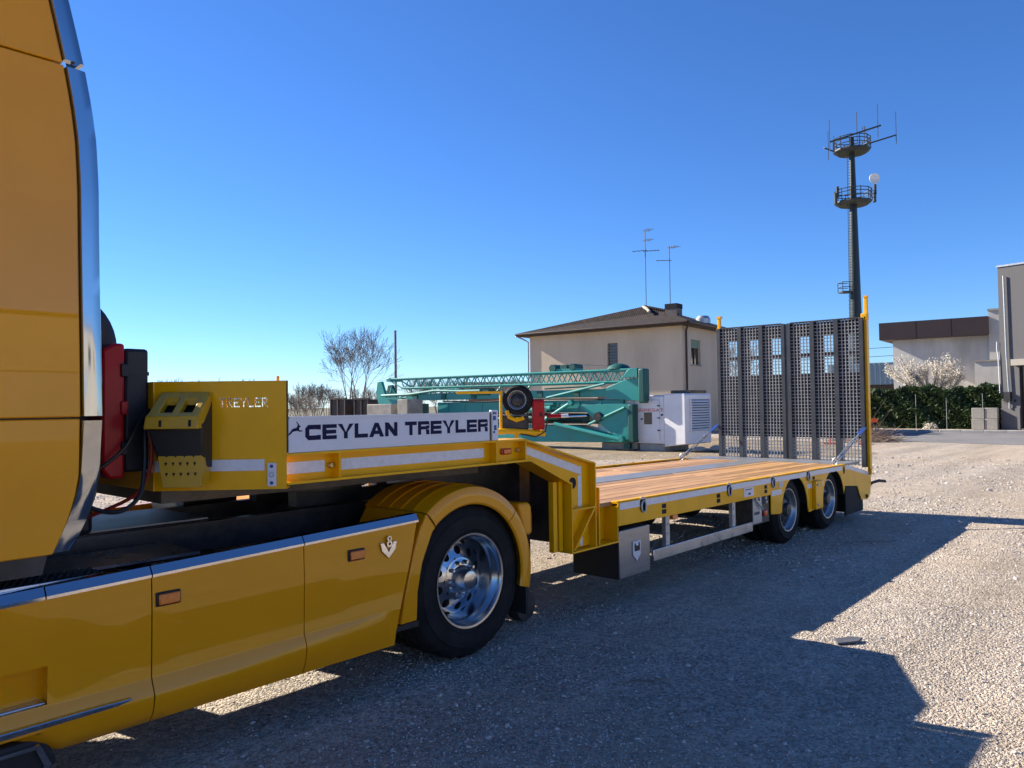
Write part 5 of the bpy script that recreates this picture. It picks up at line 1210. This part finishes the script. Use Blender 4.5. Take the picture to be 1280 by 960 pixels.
# ================================================================== RIGHT-HAND BUILDINGS
B = thing('grey_building', 'tall grey plastered building with white downpipe at right edge', 'building', (49.0,8.09,0), rad(-104.45))
bx0 = 0.20
wall_x(MB(), 0, bx0, 9.0, 0, 8.85, [(1.12,2.4,0.08,3.42),(3.6,5.4,4.6,6.2),(3.6,5.4,1.0,2.8)], 0.3).build('wall', 'greywall', B, smooth=0, weld=True)
MB().box(bx0,bx0+0.3,0.3005,8,0,8.85).box(8.7,9.0,0.3005,8,0,8.85).box(bx0+0.3005,8.6995,7.7,8,0,8.85).build('wall', 'greywall', B)
MB().box(bx0-0.05,9.05,-0.05,8.05,8.855,8.95).build('roof_edge', 'galv', B)
d_ = MB().box(1.12,2.4,0.18,0.22,0.08,3.42).build('door', 'glass', B); MB().box(1.12,1.19,0.10,0.18,0.08,3.42).box(2.33,2.4,0.10,0.18,0.08,3.42).build('door_frame', 'copper', d_)
MB().box(0.90,2.7,-0.45,-0.002,3.45,3.78).build('door_canopy', 'beige', B)
for z0_, z1_ in ((4.6,6.2),(1.0,2.8)):
    w_ = MB().box(3.6,5.4,0.16,0.19,z0_,z1_).build('window', 'glass', B); MB().box(3.55,5.45,-0.06,0.1,z0_-0.08,z0_-0.002).build('sill', 'concrete', w_)
dp_ = MB().path([(0.52,-0.10,8.35),(0.56,-0.10,4.0),(0.64,-0.10,1.75),(0.64,-0.10,1.15)], 0.045, 8).build('downpipe', 'galv', B)
MB().path([(0.08,-0.05,4.8),(0.06,-0.05,4.4),(0.12,-0.05,4.0),(0.16,-0.05,2.0)], 0.025, 6).build('cable_pipe', 'white', B)
mbx = MB().box(0.40,0.72,-0.20,-0.002,1.55,2.05).build('meter_box', 'black', B); MB().box(0.84,0.92,-0.06,-0.002,1.5,1.62).build('door_bell', 'black', B)
MB().box(bx0-0.02,1.1,-0.03,-0.001,0,1.18).build('plinth', 'greywall', B)
WH = thing('flat_roof_warehouse', 'white stained concrete warehouse with brown metal fascia above the hedge', 'building', (54.81,16.6,0), rad(-85.53))
MB().box(1.58,7.55,0.5,9.0,0,5.68).build('wall', 'stainwall', WH)
MB().box(0.90,7.12,-0.25,9.4,5.685,6.82).build('fascia', 'brown', WH)
for x in (3.1,5.1): MB().box(x,x+0.012,-0.258,-0.251,5.69,6.815).build('fascia_joint', 'black', WH)
MB().box(7.13,8.4,0.0,5.0,0,7.15).build('stair_tower', 'stainwall', WH); MB().box(7.08,8.45,-0.06,5.05,7.155,7.28).build('tower_coping', 'concrete', WH)
MB().box(6.45,8.2,-1.2,-0.1,0,3.95).build('annex_wall', 'stainwall', WH); MB().box(6.38,8.3,-1.27,-0.05,3.955,4.05).build('annex_coping', 'concrete', WH)
MB().box(4.5,6.3,0.40,0.497,1.9,2.3).build('low_window', 'glass', WH)
LB = thing('low_shed', 'low shed with blue grey sheet roof behind the ramp posts', 'shed', (70,24.0,0), rad(-85))
MB().box(0,7.5,0,6,0,3.0).build('wall', 'copper', LB)
MB().prism([(-0.3,3.02),(7.8,3.02),(7.8,4.9),(-0.3,4.9)], -0.3, 3.0).build('roof_sheet', 'blueroof', LB)
for k in range(20): MB().box(0.0+0.39*k,0.03+0.39*k,-0.34,-0.301,3.03,4.89).build('roof_seam', 'blueroof', LB)
# power lines to the shed
for i, (z0_, z1_) in enumerate(((5.9,5.5),(6.6,6.2))):
    pts = [Vector((66+0.2*k, 34-1.2*k, z0_+(z1_-z0_)*k/16-0.35*math.sin(math.pi*k/16))) for k in range(17)]
    tag(MB().path(pts, 0.02, 5).build('power_line', 'wirecable', loc=pts[0]), ('lower' if i == 0 else 'upper')+' of two thin overhead wires beside the warehouse', 'wire', 'overhead wires')
# block wall stub by the grey building
for k, (x, z) in enumerate(((0,0),(0.62,0),(0.0,0.6),(0.62,0.6))):
    o = MB().box(0,0.6,0,0.45,0.004,0.594).build('concrete_block', 'concrete', bevel=0.02); o.location = (48.45+0.03*k, 9.25-x, z); o.rotation_euler = (0,0,rad(-90))
    tag(o, ('lower left','lower right','upper left','upper right')[k]+' block of the concrete block pile beside the hedge', 'concrete block', 'block pile by the hedge')

# ================================================================== VEGETATION
def leaves(n, sampler, size, seed, elong=1.7):
    r = np.random.default_rng(seed); vs = []; fs = []
    for i in range(n):
        p = Vector(sampler(r)); a = Vector(r.normal(size=3)).normalized(); b = a.orthogonal().normalized(); s = size*(0.6+0.8*r.random())
        k = len(vs); vs += [p-a*s*elong*0.5, p+b*s*0.5, p+a*s*elong*0.5, p-b*s*0.5]; fs.append((k,k+1,k+2,k+3))
    mb = MB(); mb.v = [tuple(v) for v in vs]; mb.f = fs; return mb
HG = thing('laurel_hedge', 'long dark green clipped hedge along the asphalt lane', 'hedge', (49.3,13.2,0), rad(-92))
def hs(r):
    x = r.random()*10.6-3.4; top = 2.28+0.08*math.sin(x*1.7)+0.07*math.sin(x*4.3+1)+0.05*math.sin(x*9)
    face = r.random()
    if face < 0.62: y = abs(r.normal())*0.22; z = r.random()*top
    elif face < 0.93: y = r.random()*1.5; z = top-abs(r.normal())*0.2+0.12*(r.random() < 0.25)
    else: y = r.random()*1.5; z = r.random()*top
    y += 0.14*math.sin(x*2.3+z*3)+0.1*math.sin(z*5+x*5)
    return (x, y, max(0.05, z))
leaves(26000, hs, 0.13, 5).build('foliage', 'hedgeleaf', HG, smooth=0)
MB().box(-3.3,7.1,0.45,1.25,0.05,2.05).build('inner_core', 'stack', HG)  # plain near-black box filling the hedge behind the leaves
for x in (1.0,2.6,4.4): MB().tube((x,-0.12,0),(x,-0.1,2.0),0.014,6).build('support_stake', 'galv', HG)

def branches(mb, p, d, l, r, depth, rng_, spread=0.55, upw=0.12, tips=None, minr=0.006, kids=(2,4), shrink=0.72):
    nseg = 3
    for k in range(nseg):
        d = (d+Vector(rng_.normal(size=3))*0.10+Vector((0,0,upw))).normalized(); q = p+d*(l/nseg); r2 = max(minr, r*0.86)
        mb.tube(p, q, r, 5 if r > 0.03 else 3, r2, cap=False); p, r = q, r2
        if tips is not None and depth <= 1: tips.append((p.copy(), d.copy()))
        if depth > 0 and k > 0:
            for _ in range(rng_.integers(1, kids[0]+1)):
                a = Vector(rng_.normal(size=3)); a = (a-d*a.dot(d)).normalized()
                branches(mb, p, (d+a*spread*(0.7+0.6*rng_.random())).normalized(), l*shrink*(0.75+0.4*rng_.random()), r*0.62, depth-1, rng_, spread, upw, tips, minr, kids, shrink)
    if depth > 0:
        branches(mb, p, d, l*shrink, r*0.8, depth-1, rng_, spread, upw, tips, minr, kids, shrink)
def bare_tree(name, label, loc, h, seed, depth=5, r0=None, minr=0.008, stems=3, group=None, spread=0.5, m='bark', kids=(2,4)):
    t = thing(name, label, 'tree', loc, 0, group); rg = np.random.default_rng(seed); tr = MB(); crown = MB()
    for s in range(stems):
        a = 2*math.pi*s/stems+rg.random(); lean_ = 0.10+0.16*rg.random()
        base = Vector((0.25*math.cos(a)*h/7, 0.25*math.sin(a)*h/7, 0)); d = Vector((math.cos(a)*lean_, math.sin(a)*lean_, 1)).normalized(); top = base+d*h*0.20
        tr.tube(base, top, (r0 or h*0.016), 7, (r0 or h*0.016)*0.82)
        branches(crown, top, d, h*0.27, (r0 or h*0.016)*0.8, depth, rg, spread, 0.07, None, minr, kids, 0.76)
    tr.build('trunk', m, t, smooth=60); crown.build('crown', m, t, smooth=60); return t
bare_tree('bare_tree', 'leafless grey tree standing behind the dark skips', (33.6,44.9,0), 6.9, 11, 5, 0.07, 0.009, 6, spread=0.72, kids=(1,2))
def at_bearing(deg, dist):   # ground point seen from the yard entrance
    a = YAW-rad(deg); return (dist*math.cos(a), dist*math.sin(a), 0)
# pole
tag(MB().tube((0,0,0),(0,0,7.3),0.11,10,0.085).lathe([(0,0),(0.10,0),(0.10,0.06),(0,0.08)], c=(0,0,7.3), n=10, ax='z').build('utility_pole', 'bark', loc=None), 'plain wooden utility pole rising behind the crane jib', 'pole').location = at_bearing(-8.6,58)
# far leafless growth
protos = [bare_tree('winter_shrub', 'far leafless winter shrub on the horizon', (0,0,0), 3.2, 40+k, 4, 0.035, 0.010, 6, 'leafless shrubs along the horizon', 0.65, kids=(1,2)) for k in range(3)]
spots = [(-24.7,60,0.95),(-23.9,66,1.25),(-22.7,58,1.05),(-21.7,64,1.2),(-20.4,60,0.95),(-19.2,62,1.2),(-18.0,66,1.05),(-15.8,48,0.8),(-14.8,50,0.75),(-15.4,66,1.1),(-14.3,72,1.2),(-13.5,75,1.1),(-10.9,76,1.1),(-9.7,72,1.0),(-7.1,74,1.35),(-5.5,72,1.25),(-3.9,75,1.35),(0.0,76,1.35),(15.4,62,2.0)]
for i, (px, dist, sc) in enumerate(spots):
    o = protos[i] if i < 3 else copy_tree(protos[i % 3])
    o.location = at_bearing(px, dist); o.rotation_euler = (0,0,i*1.7); o.scale = (sc*1.15, sc*1.15, sc)
# blossom tree
BT = thing('blossom_tree', 'small tree covered in white blossom above the hedge', 'tree', (51.4,12.0,0))
rg = np.random.default_rng(21); wood = MB(); tips = []; trk = MB().tube((0,0,0),(0.05,0,1.3),0.14,8,0.11).build('trunk', 'bark', BT)
for k in range(15):
    a = 2*math.pi*k/15+0.3*rg.random(); sp = 0.45+0.75*rg.random()
    d_ = Vector((math.cos(a)*sp*0.5, math.sin(a)*sp*1.15, 0.85)).normalized()
    branches(wood, Vector((0.05,0,1.2+0.2*rg.random())), d_, 1.25+0.5*rg.random(), 0.05, 2, rg, 0.45, 0.10, tips, 0.012, (1,2), 0.66)
wood.build('branches', 'bark', BT, smooth=0)
bl = MB(); 
for p, d_ in tips:
    for _ in range(20):
        c = p+Vector(rg.normal(size=3))*0.07-d_*0.3*rg.random(); a = Vector(rg.normal(size=3)).normalized(); b = a.orthogonal().normalized(); s = 0.022+0.022*rg.random()
        bl.add([c-a*s,c+b*s,c+a*s,c-b*s], [(0,1,2,3)])
bl.build('blossoms', 'blossom', BT, smooth=0)
# pale bush left of the hedge and small white flowering bush
def bush(name, label, loc, s, n, m, seed, flat=0.7):
    t = thing(name, label, 'bush', loc); rg = np.random.default_rng(seed); st = MB()
    for k in range(18):
        a = rg.random()*6.28; l = s*(0.5+0.5*rg.random()); st.tube((0,0,0),(math.cos(a)*l*0.7,math.sin(a)*l*0.7,l*flat),0.012*s,4,0.005)
    st.build('stems', 'bark', t)
    def smp(r):
        v = Vector(r.normal(size=3)).normalized()*s*(0.45+0.55*r.random()**0.4); return (v.x, v.y, abs(v.z)*flat*1.1+0.03)
    leaves(n, smp, 0.075*s**0.3, seed).build('foliage', m, t, smooth=0)
bush('pale_bush', 'pale green bush between ramp post and hedge', (50.5,16.6,1.1), 1.5, 2500, 'bushleaf', 3)
bush('flowering_bush', 'small white flowering bush at the hedge foot', (48.9,11.4,0), 0.42, 260, 'blossom', 4)
# dry brush
DB = thing('dry_brush', 'tangled heap of dry brown brushwood beside the ramp', 'brush', (33.5,10.3,0)); rg = np.random.default_rng(9); db = MB()
for k in range(420):
    a = rg.random()*6.28; rr = 1.25*rg.random()**0.6; p = Vector((rr*math.cos(a), rr*math.sin(a), 0.02+0.35*rg.random()*(1.3-rr)))
    d_ = Vector((rg.normal(), rg.normal(), abs(rg.normal())*0.7)).normalized(); l = 0.35+0.7*rg.random(); q = p+d_*l*0.5+Vector(rg.normal(size=3))*0.06; e = q+(d_+Vector(rg.normal(size=3))*0.35).normalized()*l*0.5; e.z = max(0.01, e.z); q.z = max(0.01, q.z)
    db.tube(p, q, 0.011, 3, 0.008, False); db.tube(q, e, 0.008, 3, 0.004, False)
for k in range(7):
    a = rg.random()*6.28; p = Vector((0.4*math.cos(a), 0.4*math.sin(a), 0)); db.path([p, p+Vector((rg.normal()*0.25, rg.normal()*0.25, 0.7)), p+Vector((rg.normal()*0.6, rg.normal()*0.6, 1.2+0.7*rg.random()))], 0.012, 3)
db.build('twigs', 'drytwig', DB, smooth=0)
# orange barrier behind the ramps
OB = thing('orange_barrier', 'orange plastic site barrier seen through the ramp mesh', 'barrier', (30.6,11.2,0), rad(-75))
MB().box(0,2.2,0,0.05,0.85,1.0).build('top_board', 'orange', OB)
for x in (0.35,1.55): MB().box(x,x+0.28,-0.02,0.07,0.30,0.849).build('panel', 'orange', OB, bevel=0.02); MB().box(x-0.05,x+0.35,-0.25,0.3,0,0.08).build('foot', 'orange', OB); MB().box(x+0.10,x+0.18,0.0,0.05,0.081,0.299).build('post', 'orange', OB)

# ================================================================== SMALL THINGS ON THE GROUND
sc = MB().prism([(-0.10,-0.04),(0.06,-0.05),(0.13,0.0),(0.07,0.045),(-0.07,0.05)], 0, 0.014, 'z').build('slate_scrap', 'slate', bevel=0.004); sc.location = (5.62,1.88,0.008); sc.rotation_euler = (rad(3),rad(-2),rad(-35)); tag(sc, 'flat grey slate scrap lying at the shadow edge', 'scrap')
def twig(loc, l, rz, lab, bend=0.25):
    pts = [(l*(k/6-0.5), bend*l*math.sin(k*0.9)*0.3, 0.008+0.012*abs(math.sin(k*1.3))) for k in range(7)]
    o = MB().path(pts, 0.005, 5).build('fallen_twig', 'bark'); o.location = loc; o.rotation_euler = (0,0,rz); tag(o, lab, 'twig', 'twigs on the gravel')
twig((4.05,2.55,0), 0.30, rad(150), 'short dark twig on shaded gravel near the drive wheel')
twig((9.7,2.95,0), 0.75, rad(-30), 'long thin twig on shaded gravel by the trailer wheels')
twig((11.6,1.6,0), 0.4, rad(-20), 'small dark twig on the sunlit gravel past the trailer')

# ================================================================== WHAT THE CHROME REFLECTS, BEHIND THE PHOTOGRAPHER
FB = thing('pale_factory', 'long pale factory hall across the yard, mirrored in the chrome cab edge', 'building', (-25,-42,0))
wall_x(MB(), 0, 0, 75, 0, 7.2, [(6+9*k,9+9*k,4.3,5.9) for k in range(7)]+[(20,24,0,4.0),(38,42,0,4.0)], 0.3).map(lambda x, y, z: (x, -y, z)).build('wall', 'beige', FB, smooth=0, weld=True)
for k in range(7): MB().box(6+9*k,9+9*k,-0.25,-0.2,4.3,5.9).build('window', 'glass', FB)
for x in (20,38): MB().box(x,x+4,-0.25,-0.15,0,4.0).build('roller_door', 'galv', FB)
MB().box(-0.1,75.1,-12,0.1,7.203,7.4).build('roof', 'brown', FB)
